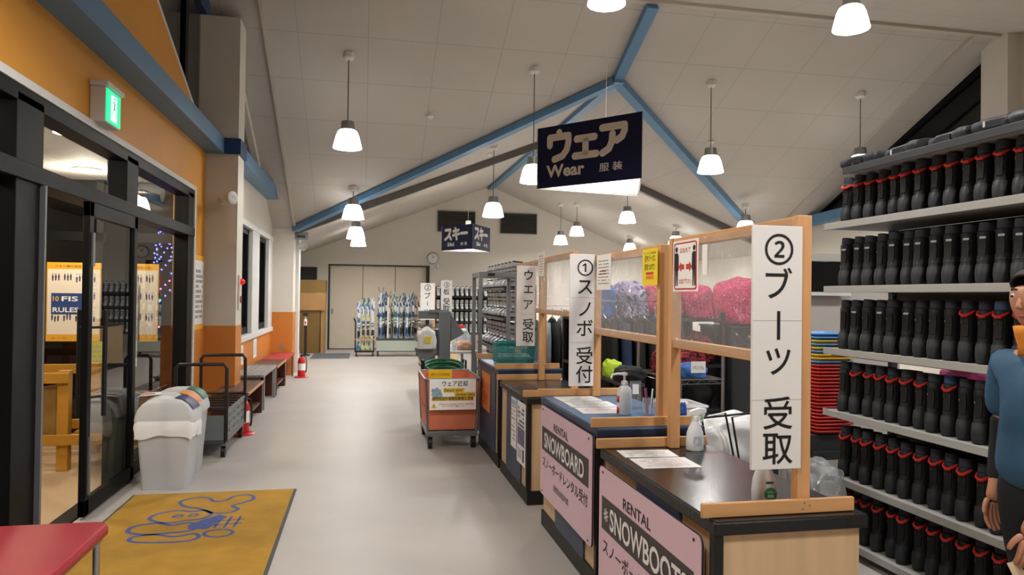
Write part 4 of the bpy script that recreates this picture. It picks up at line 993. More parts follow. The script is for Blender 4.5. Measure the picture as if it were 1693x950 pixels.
for k in range(6): q.box(TX0+.02,TX1-.02,TY0+.1+k*.17,TY0+.16+k*.17,.425,.44)
q.build('top_slat',M_tro,o)
for x in (TX0+.04,TX1-.03):
    for y in (TY0+.06,TY1-.06):
        q=MB(); q.cyl((x-.018,y,.052),(x+.018,y,.052),.052,16); wl=q.build('caster',M_blkp,o)
        q=MB(); q.bar((x-.024,y,.05),(x-.024,y+.02,.135),.03,.004,up=(1,0,0)); q.bar((x+.024,y,.05),(x+.024,y+.02,.135),.03,.004,up=(1,0,0)); q.build('fork',M_grey,wl)
# ================================================================ fire extinguishers
M_ext=mat('extinguisher red','c01d1d',.3)
def ext(label,x,y):
    o=thing('fire_extinguisher',label,'extinguisher',(x,y,0),0); o.scale=(.84,.84,.84)
    MB().lathe([(0,.0),(.15,.0),(.155,.012),(.12,.03),(.0,.03)],n=22).build('stand',M_ext,o)
    MB().lathe([(0,.031),(.075,.031),(.08,.05),(.08,.36),(.07,.41),(.04,.44),(.025,.45),(0,.45)],n=20).build('cylinder',M_ext,o)
    MB().lathe([(0,.45),(.022,.45),(.022,.49),(.03,.495),(0,.50)],n=12).box(-.015,.09,-.012,.012,.49,.505).box(-.015,.08,-.012,.012,.52,.532).build('valve',M_blkp,o)
    MB().tube([(.02,.03,.48),(.09,.05,.44),(.105,.05,.3),(.1,.04,.15),(.085,.03,.1)],[.01,.01,.01,.012,.016],8).build('hose',M_blkp,o)
    ring=[[(.081*math.cos(R(a)),.081*math.sin(R(a)),z) for a in range(-150,20,10)] for z in (.16,.31)]; n=len(ring[0])
    MB().add(ring[0]+ring[1],[(i,i+1,n+i+1,n+i) for i in range(n-1)]).build('label_patch',M_whitep,o)
ext('red fire extinguisher on its round foot just behind the trolley',-1.285,8.42)
ext('red fire extinguisher at the end of the benches by the white pier',-1.12,14.0)
# ================================================================ benches along the window wall
M_bw=mat('brown bench wood','5a3a26',.45,var=.2,vscale=3,stretch=(6,1,1)); M_bg=mat('weathered grey slats','8f8d88',.6,var=.15,vscale=3,stretch=(6,1,1)); M_bdk=mat('mahogany bench','4a241a',.4,var=.15,vscale=3); M_bedge=mat('worn bench edge','b98f63',.5)
def bench(label,y0,y1,h,style,x1=-1.27,wd=.40):
    o=thing('waiting_bench',label,'bench',(x1-wd/2,y0,0),0,'benches along the window wall'); L=y1-y0; w2=wd/2
    m={'brown':M_bw,'grey':M_bg,'dark':M_bdk,'red':M_red}[style]
    n=5 if style=='grey' else 4
    if style in('red','dark'): MB().box(-w2,w2,0,L,h-.035,h).build('seat',m if style=='red' else M_red if False else m,o,bevel=.008)
    else:
        for k in range(n): MB().box(-w2+k*wd/n+.004,-w2+(k+1)*wd/n-.004,0,L,h-.03,h).build('seat_slat',m,o,bevel=.002)
    lm=M_bg if style=='grey' else M_bdk
    if style=='red': lm=M_grey
    if style=='grey':
        for y in (.08,L-.12):
            for x in (-w2+.03,w2-.03): MB().box(x-.025,x+.025,y,y+.05,0,h-.03).build('leg',lm,o)
        MB().box(-w2+.02,w2-.02,.08,.11,h-.09,h-.03).box(-w2+.02,w2-.02,L-.1,L-.07,h-.09,h-.03).build('apron',lm,o)
    elif style=='red':
        for y in (.06,L-.08):
            for x in (-w2+.03,w2-.03): MB().cyl((x,y,0),(x,y,h-.03),.018,10).build('leg',lm,o)
    else:
        for y in (.0,L-.035): MB().box(-w2+.01,w2-.01,y,y+.035,0,h-.035).build('leg_panel',lm,o)
        MB().box(-w2+.03,w2-.03,.035,L-.035,.12,.145).build('lower_shelf',m,o)
        MB().box(w2-.006,w2+.002,0,L,h-.035,h-.001).build('worn_edge',M_bedge,o)
    return o
bench('brown slatted waiting bench nearest the trolley',8.66,9.92,.42,'brown')
bench('weathered grey slatted waiting bench under the first window',10.0,11.45,.475,'grey')
bench('mahogany waiting bench with open lower shelf past the grey one',11.52,12.75,.45,'dark')
bench('red topped waiting bench against the end pier',12.82,14.3,.44,'red')
# ================================================================ small things on the left walls
def wallpaper(label,x,y0,y1,z0,z1,face,m=None,name='notice',cat='notice',seed=1,n=7,pm=None):
    # face 'x': hangs on a wall facing +x ; 'y': on a wall facing -y (then y0,y1 are x values and x is y)
    if face=='x':
        o=thing(name,label,cat,(x,y0,z0)); S=lambda u,v:(.0022,u*(y1-y0),v*(z1-z0)); MB().sheet((0,0,0),UY,UZ,y1-y0,z1-z0,.0015).build('sheet',m or M_paper,o,smooth=0)
    else:
        o=thing(name,label,cat,(y0,x,z0)); S=lambda u,v:(u*(y1-y0),-.0022,v*(z1-z0)); MB().sheet((0,0,0),UX,UZ,y1-y0,z1-z0,.0015).build('sheet',m or M_paper,o,smooth=0)
    lines(o,y1-y0,z1-z0,S,n,pm,seed=seed)
    return o,S
wallpaper('white leaflet on the orange dado beside the trolley handle',WX+.012,9.85,10.2,.62,.95,'x',seed=31)
wallpaper('white leaflet low on the orange dado below the first window frame',WX+.012,10.75,11.1,.52,.80,'x',seed=32)
wallpaper('white leaflet low on the orange dado between the two windows',WX+.012,12.1,12.45,.52,.82,'x',seed=33)
wallpaper('small dark socket notice on the orange pier by the red bench',14.388,-1.56,-1.50,.50,.58,'y',M_greyp,seed=34,n=2)
wallpaper('tall yellow-edged poster on the yellow wall right of the doors',EX+.014,8.77,9.26,1.12,1.98,'x',M_yb,'poster','poster',35,9)
o=[x for x in col.objects if x.name.startswith('poster')][-1]
MB().sheet((.0018,.03,.06),UY,UZ,.43,.74,.0012).build('panel_print',M_paper,o,smooth=0)
lines(o,.49,.86,lambda u,v:(.0036,u*.49,v*.86),10,M_greyp,seed=77,name='drawing',h=.6,v1=.8)
# alarm panel on the pillar
o=thing('fire_alarm','fire alarm panel with red lamp on the cream pillar','alarm',(PX+.001,9.55,1.35))
MB().box(0,.018,-.09,.09,0,.42).build('panel',mat('alarm panel','d8d3c8',.5),o,bevel=.003)
q=MB(); q.lathe([(0,0),(.04,0),(.035,.03),(.018,.05),(0,.055)],n=16); q.xf(Matrix.Translation((.018,0,.34))@Matrix.Rotation(R(90),4,'Y')); q.build('red_lamp',mat('alarm red','c8202a',.25,emit='ff2a2a',estr=.3),o)
q=MB(); q.lathe([(0,0),(.045,0),(.04,.012),(0,.012)],n=18); q.xf(Matrix.Translation((.018,0,.12))@Matrix.Rotation(R(90),4,'Y')); q.build('push_button',mat('alarm button','8d3a35',.4),o)
# round spotlight on the pillar
o=thing('wall_speaker','round white wall speaker on a bracket on the cream pillar','speaker',(-1.70,PY-.0,2.69))
q=MB(); q.lathe([(0,.0),(.03,.0),(.055,.05),(.075,.09),(.08,.11),(.07,.115),(.0,.10)],n=22); q.xf(Matrix.Translation((.05,-.09,.0))@Matrix.Rotation(R(55),4,'Z')@Matrix.Rotation(R(90),4,'X')); q.build('housing',M_white,o)
q=MB(); q.tube([(0,0,-.03),(0,-.05,-.03),(.04,-.09,-.01)],.014,8); q.box(-.03,.03,-.012,0,-.07,.02); q.build('bracket',M_rose,o)
# white wall floodlight near the pier
o=thing('flood_light','small white twin wall light high on the pier end','light',(QX+.05,15.1,2.45)); q=MB(); q.lathe([(0,0),(.05,.0),(.09,.12),(.08,.12),(0,.06)],n=14); q.xf(Matrix.Translation((.08,-.1,0))@Matrix.Rotation(R(70),4,'X')); q.build('housing',M_white,o); MB().box(0,.1,-.1,-.04,-.02,.04).build('bracket',M_white,o)
o=thing('wall_unit','small grey box under the eave beam above the pier','unit',(QX+.1,14.6,2.66)); MB().box(-.1,.16,-.08,.1,-.06,.08).build('housing',mat('pale grey unit','8f969b',.5),o,bevel=.006); MB().box(-.06,.1,-.085,-.08,-.03,.02).build('grille',M_dgrey,o)
# ================================================================ vestibule contents
M_yw=mat('yellow timber','b8852a',.5,var=.15,vscale=4); M_yply=mat('plywood panel','8a6a34',.55,var=.2,vscale=6)
o=thing('timber_stand','yellow timber trestle with plywood end panel in the vestibule','stand',(-2.95,6.95,0))
for x,y in ((.42,0),(-.9,0),(.42,.7),(-.9,.7)): MB().box(x-.045,x+.045,y-.045,y+.045,0,.86).build('leg',M_yw,o,bevel=.004)
for z in (.27,.80):
    MB().box(-.95,.95 if z<.5 else .47,-.08,-.045,z-.045,z+.045).build('rail',M_yw,o,bevel=.004)
    MB().box(-.95,.95 if z<.5 else .47,.745,.78,z-.045,z+.045).build('rail',M_yw,o,bevel=.004)
MB().box(.5,.95,.0,.7,.3,.33).build('shelf',M_yw,o)
MB().prism([(-.85,.3),(.375,.3),(.375,.74),(-.85,.55)],.02,'y',.0).build('ply_panel',M_yply,o)
q=MB()
for x,z in ((-.1,.45),(.1,.6),(.2,.42)): q.lathe([(0,0),(.03,0)],n=12); q.xf(Matrix.Translation((x,-.002,z))@Matrix.Rotation(R(90),4,'X'),len(q.v)-24)
q.build('knot',M_bw,o)
o=thing('storage_crate','grey plastic crate on the vestibule stand behind the fixed glass','crate',(-2.22,7.17,.336)); 
q=MB(); q.loft([rr_ring(.3,.42,0,.03),rr_ring(.34,.46,.26,.03)],cap1=False); q.build('shell',mat('crate grey','7f8486',.5),o,solid=.006); MB().tube(rr_ring(.345,.465,.26,.03),.009,6,closed=True).build('rim',mat('crate grey','7f8486',.5),o)
o=thing('cardboard_box','open brown cardboard box on the vestibule floor by the glass','box',(-2.4,8.15,0)); MB().box(-.25,.25,-.2,.2,0,.5).build('carton',mat('cardboard','9a7448',.7,var=.08),o); q=MB(); q.add([(-.25,-.2,.5),(.25,-.2,.5),(.27,-.34,.56),(-.27,-.34,.56)],[(0,1,2,3)]); q.add([(.25,-.2,.5),(.25,.2,.5),(.36,.2,.57),(.36,-.2,.57)],[(0,1,2,3)]); q.build('flap',mat('cardboard','9a7448',.7,var=.08),o,solid=.004)
def fis(label,x0,x1,first):
    o=thing('rules_poster',label,'poster',(x0,8.735,1.0)); W=x1-x0;H=.86
    MB().sheet((0,0,0),UX,UZ,W,H,.002).build('sheet',M_yb,o,smooth=0)
    MB().sheet((.012,-.0022,.075),UX,UZ,W-.024,H-.15,.001).build('panel_print',mat('cream print','e6ddcf',.55),o,smooth=0)
    S=lambda u,v:(u*W,-.0035,v*H)
    q=MB(); rr=random.Random(5 if first else 6)
    for r_,v in enumerate((.76,.53,.26)):
        for c in range(4):
            if first and r_==1 and c<3: continue
            for k in range(3):
                u=.1+c*.22+k*.055; q.poly([(0,0),(.012,0),(.016,.05),(.006,.07),(-.004,.05)],S(u,v+rr.uniform(-.015,.015)),UX,UZ,.0005); q.poly([(.006*math.cos(R(60*i))+.006,.078+.007*math.sin(R(60*i))) for i in range(6)],S(u,v),UX,UZ,.0005)
    q.build('figures',mat('poster figures','4a3f55',.6),o,smooth=0)
    if first:
        MB().sheet(S(.09,.34),UX,UZ,W*.56,H*.27,.001).build('title_block',M_navyp,o,smooth=0)
        MB().text('10',S(.12,.51),UX,UZ,H*.085,.02,'l',fit=W*.11,lift=.002).build('number',M_yb,o,smooth=0)
        MB().text('FIS',S(.28,.51),UX,UZ,H*.085,.02,'l',fit=W*.3,lift=.002).text('RULES',S(.12,.37),UX,UZ,H*.085,.02,'l',fit=W*.47,lift=.002).build('lettering',M_whitep,o,smooth=0)
    MB().text('スキー場の安全ルール',S(.5,.94),UX,UZ,.03,0,'c',fit=W*.7).text('SAFETY ON THE SLOPES'[:0] or 'ルール',S(.25,.03),UX,UZ,.025,0,'c',fit=W*.3).build('heading',M_bw,o,smooth=0)
fis('yellow bordered ten FIS rules poster on the dark vestibule glass',-3.38,-2.84,True)
fis('yellow bordered drawing poster on the dark glass, right of the rules poster',-2.79,-2.25,False)
wallpaper('pale grey notice sheet stuck beside the sliding door handle, in the vestibule',8.70,-2.66,-2.45,.72,1.66,'y',mat('pale grey sheet','aab0ae',.5),seed=41,n=9,pm=M_whitep)
wallpaper('lime green notice low on the vestibule glass',8.69,-2.95,-2.78,.72,1.0,'y',mat('lime paper','a6b32c',.5),seed=42,n=4)
# string-light tree seen through the dark glass
M_ledb=mat_emit('blue led','5a62ff',16); M_ledp=mat_emit('pink led','ff5ac8',16); M_ledg=mat_emit('green led','3fe0b0',16)
o=thing('lit_tree','small outdoor tree wrapped in blue and pink string lights','tree',(-2.66,10.6,0))
MB().cyl((0,0,0),(0,0,.4),.04,10).build('trunk',M_bw,o)
q=MB(); q.lathe([(0,2.45),(.03,2.3),(.06,1.9),(.09,1.5),(.12,1.0),(.16,.6),(.16,.4),(0,.38)],n=14); q.build('foliage',mat('dark fir','0c120d',.9),o)
for nm,mm,z0,z1,ns in (('blue_light_string',M_ledb,1.75,2.45,70),('pink_light_string',M_ledp,1.5,1.72,24),('mint_light_string',M_ledg,1.35,1.48,14),('violet_light_string',M_ledb,1.3,1.6,24),('rose_light_string',M_ledp,1.0,1.14,16)):
    q=MB()
    for k in range(ns):
        z=z0+(z1-z0)*k/ns; a=k*1.1; r_=.36-.13*z+.02+rnd.uniform(0,.03)
        c=(r_*math.cos(a),r_*math.sin(a),z); s=.014
        q.add([(c[0]+s,c[1],c[2]),(c[0]-s,c[1],c[2]),(c[0],c[1]+s,c[2]),(c[0],c[1]-s,c[2]),(c[0],c[1],c[2]+s),(c[0],c[1],c[2]-s)],[(0,2,4),(2,1,4),(1,3,4),(3,0,4),(2,0,5),(1,2,5),(3,1,5),(0,3,5)])
    q.build(nm,mm,o,smooth=0)
b=MB(); b.box(-6,-2.2,13,13.1,-.1,3.5); struct(b.build('wall_outside',mat('night outside','15161a',.9)))
b=MB(); b.quad((-6,8.85,-.02),(-1.95,8.85,-.02),(-1.95,13,-.02),(-6,13,-.02)); struct(b.build('ground_outside',mat('night ground','26272b',.9)))
# ================================================================ orange clothes-return cart
M_cvs=mat('orange canvas','d57a5a',.7,var=.12,vscale=4,bump=.15,bscale=12); M_cvr=mat('red trim cloth','b03a30',.7)
CX0,CX1,CY0,CY1=.62,1.17,7.32,8.22
o=thing('return_cart','wheeled cart lined with orange canvas for returned clothes','cart',((CX0+CX1)/2,(CY0+CY1)/2,0))
cw,cdp=(CX1-CX0)/2,(CY1-CY0)/2
q=MB()
ringf=lambda z,s,r=.03:[(x*s,y*s,z) for x,y,_ in rr_ring(2*cw,2*cdp,0,r,3)]
q.loft([ringf(.19,.90),ringf(.42,.955),ringf(.70,1.0),ringf(.70,.97),ringf(.42,.925),ringf(.22,.87)],cap0=True,cap1=True); q.build('canvas',M_cvs,o,smooth=50)
q=MB(); q.tube([(x,y,.705) for x,y,_ in rr_ring(2*cw+.01,2*cdp+.01,0,.03,3)],.013,8,closed=True); q.build('rim_tube',M_grey,o)
q=MB(); q.tube([(x*.965,y*.965,.42) for x,y,_ in rr_ring(2*cw,2*cdp,0,.03,3)],.008,6,closed=True); q.build('red_trim',M_cvr,o)
for sx in (-1,1):
    for sy in (-1,1): MB().tube([(sx*cw*.9,sy*cdp*.92,.17),(sx*cw*1.0,sy*cdp*1.0,.70)],.011,8).build('corner_tube',M_grey,o)
MB().box(-cw*.94,cw*.94,-cdp*.95,cdp*.95,.13,.18).build('base_frame',M_grey,o,bevel=.006)
for sx in (-1,1):
    for sy in (-1,1):
        x,y=sx*cw*.8,sy*cdp*.85
        wl=MB().cyl((x-.02,y,.058),(x+.02,y,.058),.058,18).build('caster',M_blkp,o)
        MB().box(x-.03,x-.024,y-.02,y+.02,.05,.13).box(x+.024,x+.03,y-.02,y+.02,.05,.13).build('fork',M_grey,wl)
q=MB(); q.loft([[(x,y,.30) for x,y,_ in rr_ring(cw*1.6,cdp*1.6,0,.05,3)],[(x,y,.42+.05*math.sin(9*x+7*y)) for x,y,_ in rr_ring(cw*1.5,cdp*1.5,0,.05,3)]]); q.build('lining_fold',M_cvs,o)
o2=thing('cart_sign','white clothes-return sign with blue jacket picture on the orange cart','sign',(CX0+.035,CY0-.045,.405)); SW,SH=.47,.305
o2.rotation_euler=(R(-5),0,0)
S=lambda u,v:(u*SW,-.0022,v*SH)
MB().sheet((0,0,0),UX,UZ,SW,SH,.002).build('sheet',M_whitep,o2,smooth=0)
MB().text('ウェア返却',S(.27,.78),UX,UZ,.06,.012,'l',fit=SW*.55).text('請把租借的滑雪服歸還在這裡',S(.06,.32),UX,UZ,.04,.008,'l',fit=SW*.88,lift=.003).text('Return your',S(.32,.6),UX,UZ,.04,.006,'l',fit=SW*.4,lift=.003).text('clothes here',S(.56,.46),UX,UZ,.04,.006,'l',fit=SW*.41,lift=.003).build('lettering',M_ink,o2,smooth=0)
MB().text('Check your pockets before returning',S(.2,.17),UX,UZ,.022,.004,'l',fit=SW*.74).text('ポケットの中をご確認ください',S(.27,.09),UX,UZ,.022,.004,'l',fit=SW*.5).build('small_print',M_redp,o2,smooth=0)
MB().sheet(S(.3,.56),UX,UZ,SW*.45,SH*.15,.0006).sheet(S(.54,.42),UX,UZ,SW*.44,SH*.15,.0006).sheet(S(.05,.29),UX,UZ,SW*.9,SH*.13,.0006).build('yellow_highlight',mat('yellow highlight','e3bd3f',.6),o2,smooth=0)
q=MB(); q.poly([(p[0]*SW,p[1]*SH) for p in ((.0,.16),(.02,.24),(.08,.22),(.1,.27),(.13,.27),(.16,.22),(.2,.2),(.24,.0),(.22,-.06),(.17,-.04),(.16,.02),(.15,-.08),(.08,-.08),(.0,.02),(.02,.1))],S(.04,.46),UX,UZ,.0008); q.build('jacket_picture',mat('jacket blue print','86a6b4',.6,var=.3,vscale=40),o2,smooth=0)
q=MB(); q.poly([(0,0),(.055,0),(.0275,.05)],S(.035,.06),UX,UZ,.0008); q.build('warning_triangle',mat('yellow highlight','e3bd3f',.6),o2,smooth=0)
MB().text('!',S(.093,.085),UX,UZ,.036,.01,'c',lift=.004).build('exclamation',M_ink,o2,smooth=0)
o2=thing('cart_notice','yellow pocket-check notice on the far rim of the orange cart','notice',(CX0+.1,CY1-.03,.61)); MB().sheet((0,0,0),UX,UZ,.27,.105,.002).build('sheet',M_yelp,o2,smooth=0); MB().text('ポケットの中は',(.135,-.001,.035),UX,UZ,.04,.006,'c',fit=.21,lift=.002).build('lettering',M_ink,o2,smooth=0)
# ================================================================ grey chute machine over a hose reel
M_mach=mat('machine grey','7d8286',.5,metal=.2,var=.06); M_hose=mat('green hose','1f6044',.4,var=.1)
o=thing('chute_machine','grey sheet-metal chute machine on a post beyond the orange cart','machine',(1.05,9.6,0))
MB().prism([(-.075,.72),(.075,.72),(.075,1.34),(-.075,1.34)],.12,'y',-.06).build('column',M_mach,o,bevel=.006)
MB().prism([(.08,.95),(.26,1.05),(.08,1.30)],.10,'y',-.05).build('side_plate',M_mach,o,bevel=.004)
MB().box(-.34,.0,.05,.2,1.24,1.345).box(-.32,-.06,.08,.3,.75,1.1).build('hopper',M_mach,o,bevel=.01)
MB().prism([(-.34,1.1),(-.12,1.1),(-.2,.86),(-.38,.95)],.14,'y',-.02).build('chute_flap',M_mach,o,bevel=.004)
MB().prism([(-.40,.86),(-.12,.98),(-.10,.80),(-.30,.64)],.02,'y',-.1).build('chute_lip',M_mach,o)
MB().prism([(-.30,.66),(-.12,.80),(-.12,.64)],.02,'y',-.02).build('chute_lip',M_mach,o)
MB().cyl((0,.05,.0),(0,.05,.75),.035,12).box(-.2,.2,-.2,.25,0,.05).build('stand',M_dgrey,o)
MB().box(-.2,.05,.02,.1,1.32,1.36).build('cap_plate',M_mach,o)
for x,z,s in ((-.3,1.12,.07),(-.2,1.14,.06),(-.32,1.03,.06)):
    pass
o=thing('hose_reel','coil of green hose on a low black frame behind the orange cart','hose reel',(.95,8.72,0))
for k in range(5):
    q=MB(); r_=.235-.012*(k%2); q.tube([(r_*math.cos(R(a)),r_*.75*math.sin(R(a)),.585+.032*k+.055*math.sin(R(a))) for a in range(0,360,12)],.0165,8,closed=True); q.build('hose_coil',M_hose,o)
q=MB(); q.lathe([(0,.46),(.25,.46),(.26,.48),(.25,.50),(.12,.51),(.12,.60),(0,.60)],n=24); q.build('tray',M_blkp,o)
for x in (-.25,.25):
    q=MB(); q.tube([(x,-.12,0),(x,-.12,.78),(x,.12,.78),(x,.12,0)],.012,8); q.build('side_frame',M_blkp,o)
MB().tube([(-.25,0,.3),(.25,0,.3)],.012,8).build('cross_tube',M_blkp,o)
# white plastic bags and yellow label by the machine
M_wbag=mat('white plastic bag','e1e2e3',.35,bump=.5,bscale=14)
def lump(name,label,cat,loc,sx,sy,sz,m,seed,group=None,amp=.25,freq=2.2,knot=False,parts=None):
    o=thing(name,label,cat,loc,0,group); q=MB(); nu,nv=28,18
    for j in range(nv+1):
        ph=math.pi*j/nv
        for i in range(nu):
            th=2*math.pi*i/nu; d=Vector((math.sin(ph)*math.cos(th),math.sin(ph)*math.sin(th),math.cos(ph)))
            f=1+amp*.8*noise.noise(d*freq+Vector((seed*3.1,seed,0)))+amp*.55*(1-2*abs(noise.noise(d*freq*1.6+Vector((0,seed,seed*2)))))-amp*.2+amp*.3*noise.noise(d*freq*4+Vector((seed,0,seed)))
            p=Vector([math.copysign(abs(c_)**.72,c_) for c_ in d])*f; z=p.z if p.z>-.55 else -.55
            q.v.append((p.x*sx,p.y*sy,(z+.55)/1.55*sz))
    for j in range(nv):
        for i in range(nu): q.f.append((j*nu+i,(j+1)*nu+i,(j+1)*nu+(i+1)%nu,j*nu+(i+1)%nu)); q.m.append(0)
    q.build('cloth' if parts is None else parts,m,o,smooth=180,subsurf=1)
    q=MB(); q.tube([(sx*.75*math.cos(R(a)),-sy*.8*math.sin(R(a)) if sy else 0,sz*.62) for a in range(20,161,20)],.008,6); q.build('fold_hem',m,o)
    return o
lump('plastic_bag','crumpled white plastic bag hanging at the grey chute machine','bag',(.80,9.42,.86),.12,.07,.26,M_wbag,4)
MB().box(-.03,.05,-.09,-.075,.08,.16).build('yellow_label',M_yelp,[x for x in col.objects if x.name.startswith('plastic_bag')][-1])

# ================================================================ grey metal frame and ski-boot racks
o=thing('steel_frame','tall grey steel door-like frame at the end of the ski boot rack','frame',(1.5,8.55,0))
for x,y in ((-.18,-.25),(-.18,.25),(.25,-.25),(.25,.25)): MB().box(x-.022,x+.022,y-.022,y+.022,0,1.83).build('upright',M_grey,o,bevel=.003)
MB().box(-.2,.27,-.27,-.23,1.77,1.83).box(-.2,.27,.23,.27,1.77,1.83).box(-.2,-.16,-.27,.27,1.77,1.83).box(.23,.27,-.27,.27,1.77,1.83).build('top_frame',M_grey,o,bevel=.003)
MB().box(-.2,.27,-.27,.27,.36,.40).build('lower_shelf',M_grey,o)
MB().box(-.1,-.02,-.276,-.27,1.785,1.815).build('rivet_plate',M_blkp,o)
M_sil=mat('silver ski boot','b9bcc0',.3,metal=.35,var=.08,vscale=8); M_wht=mat('white ski boot','dddedd',.3,var=.06,vscale=8); M_buck=mat('boot buckle','54575a',.35,metal=.5); M_sb=mat('ski boot dark','2a2c2f',.5)
def skiboot(shell):
    o=thing('ski_boot','ski boot','boot')
    q=MB(); q.loft([bring(.02,-.15,.13,.046),bring(.05,-.155,.135,.05),bring(.09,-.13,.135,.05),bring(.12,-.07,.13,.052),bring(.16,-.05,.12,.052),bring(.19,-.05,.115,.052)]); q.build('shell',shell,o,smooth=50)
    q=MB(); q.loft([bring(.155,-.058,.122,.056),bring(.2,-.062,.118,.057),bring(.27,-.075,.105,.056,-.05),bring(.31,-.08,.095,.054,-.1),bring(.305,-.06,.08,.044,-.1)]); q.build('cuff',shell,o,smooth=50)
    q=MB(); q.loft([bring(0,-.145,.125,.038),bring(.02,-.15,.13,.044)]); q.build('sole',M_sb,o,smooth=50)
    q=MB(); q.loft([bring(.3,-.06,.08,.044,-.1),bring(.33,-.058,.078,.042,-.1)],cap1=True); q.build('liner',M_sb,o,smooth=50)
    for z,x in ((.075,-.09),(.115,-.06),(.2,-.062),(.25,-.068)): MB().box(x-.012,x+.07,-.063,-.05,z,z+.014).box(x-.014,x-.004,-.055,.055,z,z+.012).build('buckle',M_buck,o)
    return o
sp=skiboot(M_sil); wp=skiboot(M_wht); su={'s':False,'w':False}
def put_ski(k,x,y,z,rz,label,group):
    p=sp if k=='s' else wp
    if not su[k]: su[k]=True; p.location=(x,y,z); p['label']=label; p['group']=group; r=p
    else: r=clone(p,(x,y,z),label=label,group=group)
    r.rotation_euler=(0,0,rz); r.scale=(.82,.82,.82) if k=='w' else (1.03,1.03,1.03); return r
KX,KY0,KY1=1.72,8.95,11.1
o=thing('ski_boot_rack','long grey rack of silver ski boots behind the steel frame','rack',(KX,KY0,0))
KZ=(.45,.86,1.27,1.66)
for z in KZ: MB().box(0,.42,0,KY1-KY0,z-.03,z).build('shelf_board',M_dgrey,o)
for y in (.02,1.1,KY1-KY0-.03): MB().box(.38,.42,y-.02,y+.02,0,1.7).build('upright',M_dgrey,o); MB().box(.02,.06,y-.02,y+.02,0,.45).build('leg',M_dgrey,o)
LV=('bottom','second lowest','second highest','top')
for r,z in enumerate(KZ):
    for i in range(8):
        put_ski('s',KX+.2,KY0+.17+.26*i,z+.001,R(rnd.uniform(-16,16)),f'silver ski boot, {ORD[i]} from the near end, {LV[r]} shelf behind the steel frame',f'silver ski boots, {LV[r]} shelf')
WXX,WY=1.92,19.9
o=thing('ski_boot_rack','wide dark rack of white ski boots facing the aisle near the far wall','rack',(WXX,WY,0))
WZ=(.52,.84,1.17,1.53)
for z in WZ: MB().box(0,2.1,-.2,.2,z-.03,z).build('shelf_board',M_sb,o)
for x in (.02,1.05,2.08): MB().box(x-.02,x+.02,.16,.2,0,1.8).build('upright',M_sb,o); MB().box(x-.02,x+.02,-.18,-.14,0,.5).build('leg',M_sb,o)
MB().box(0,2.1,.19,.2,.5,1.75).build('back_panel',M_sb,o)
for r,z in enumerate(WZ):
    for i in range(16):
        put_ski('w',WXX+.075+.13*i,WY+.0,z+.001,R(90),f'white ski boot, {ORD[i]} from the left, {LV[r]} shelf of the far rack',f'white ski boots, {LV[r]} shelf')
# ================================================================ skis in their racks
st_=(1,1,.35)
M_sk=[mat_mix('ski blue',['27508a','3f78b5','dfe5ea','27508a'],.3,9,st_),mat_mix('ski pale',['dfe3df','c9cf8a','3f6aa0','e6e8e4'],.3,9,st_),mat_mix('ski silver',['b8c0c6','e4e7e8','4a6d96'],.3,9,st_),mat_mix('ski dark',['22272c','3a4a58','8a97a0','22272c'],.3,9,st_),mat_mix('ski olive',['37443c','5d6d5e','c7cdc6','2e3a34'],.3,9,st_),mat_mix('ski tan',['8a7864','bfae98','5f5348'],.4,9,st_)]
def ski(ci):
    o=thing('ski_pair','skis','skis')
    for s in (-1,1):
        q=MB(); pts=[]
        prof=[(.0,0,.038),(.05,0,.045),(.45,.004,.036),(.85,.006,.034),(1.15,.004,.044),(1.28,-.0,.05),(1.36,-.018,.044),(1.42,-.05,.022),(1.44,-.065,.006)]
        rings=[[(-w_,y+.006*s,z),(w_,y+.006*s,z),(w_,y+.012*s+.008,z),(-w_,y+.012*s+.008,z)] for z,y,w_ in [(p[0],p[1]*-s*.35,p[2]) for p in prof]]
        q.loft(rings); q.build('ski',M_sk[ci],o,smooth=50)
    MB().box(-.035,.035,-.06,-.012,.42,.50).box(-.03,.03,-.05,-.012,.50,.56).box(-.035,.035,-.07,-.012,.66,.74).build('binding',M_sb,o,bevel=.006)
    MB().box(-.03,.03,-.075,-.05,.68,.72).box(-.02,.02,-.014,-.0115,.95,1.1).build('binding_plate',M_wht,o)
    return o
skp={}
def put_pair(ci,x,y,z,label,group,h=1.0,rz=0.0):
    if ci not in skp: skp[ci]=ski(ci); r=skp[ci]; r.location=(x,y,z); r['label']=label; r['group']=group
    else: r=clone(skp[ci],(x,y,z),label=label,group=group)
    r.scale=(1,1,h); r.rotation_euler=(0,0,rz)
    return r
o=thing('ski_cart','small brown-framed cart holding short pale skis by the far door','rack',(.0,18.8,0))
MB().box(-.2,.27,-.22,.22,.1,.14).build('deck',M_tro,o)
for y in (-.2,.2): MB().box(-.2,.27,y-.015,y+.015,.40,.45).build('cross_rail',M_bedge,o)
for x,y in ((-.2,-.2),(-.2,.2)): MB().tube([(x,y,.1),(x,y,.85),(x-.04,y,.95)],.016,8).build('upright',M_tro,o)
for x,y in ((.25,-.2),(.25,.2)): MB().tube([(x,y,.1),(x,y,.5)],.016,8).build('upright',M_tro,o)
for x in (-.17,.24):
    for y in (-.18,.18): MB().cyl((x-.015,y,.05),(x+.015,y,.05),.05,14).build('caster',M_blkp,o)
for i in range(4): put_pair((0,1,1,2)[i],-.12+.115*i,18.72,.145,f'short pale skis standing in the small cart, {ORD[i]} pair from the left','skis in the small cart',.92 if i else .86)
o=thing('ski_rack','long dark ski rack on casters with a pale panel along its foot','rack',(.86,18.75,0))
MB().box(-.54,.54,-.2,.2,.12,.17).build('deck',M_dgrey,o)
MB().box(-.54,.54,-.215,-.2,.14,.40).build('foot_panel',mat('pale green panel','aeb6ac',.5),o); 
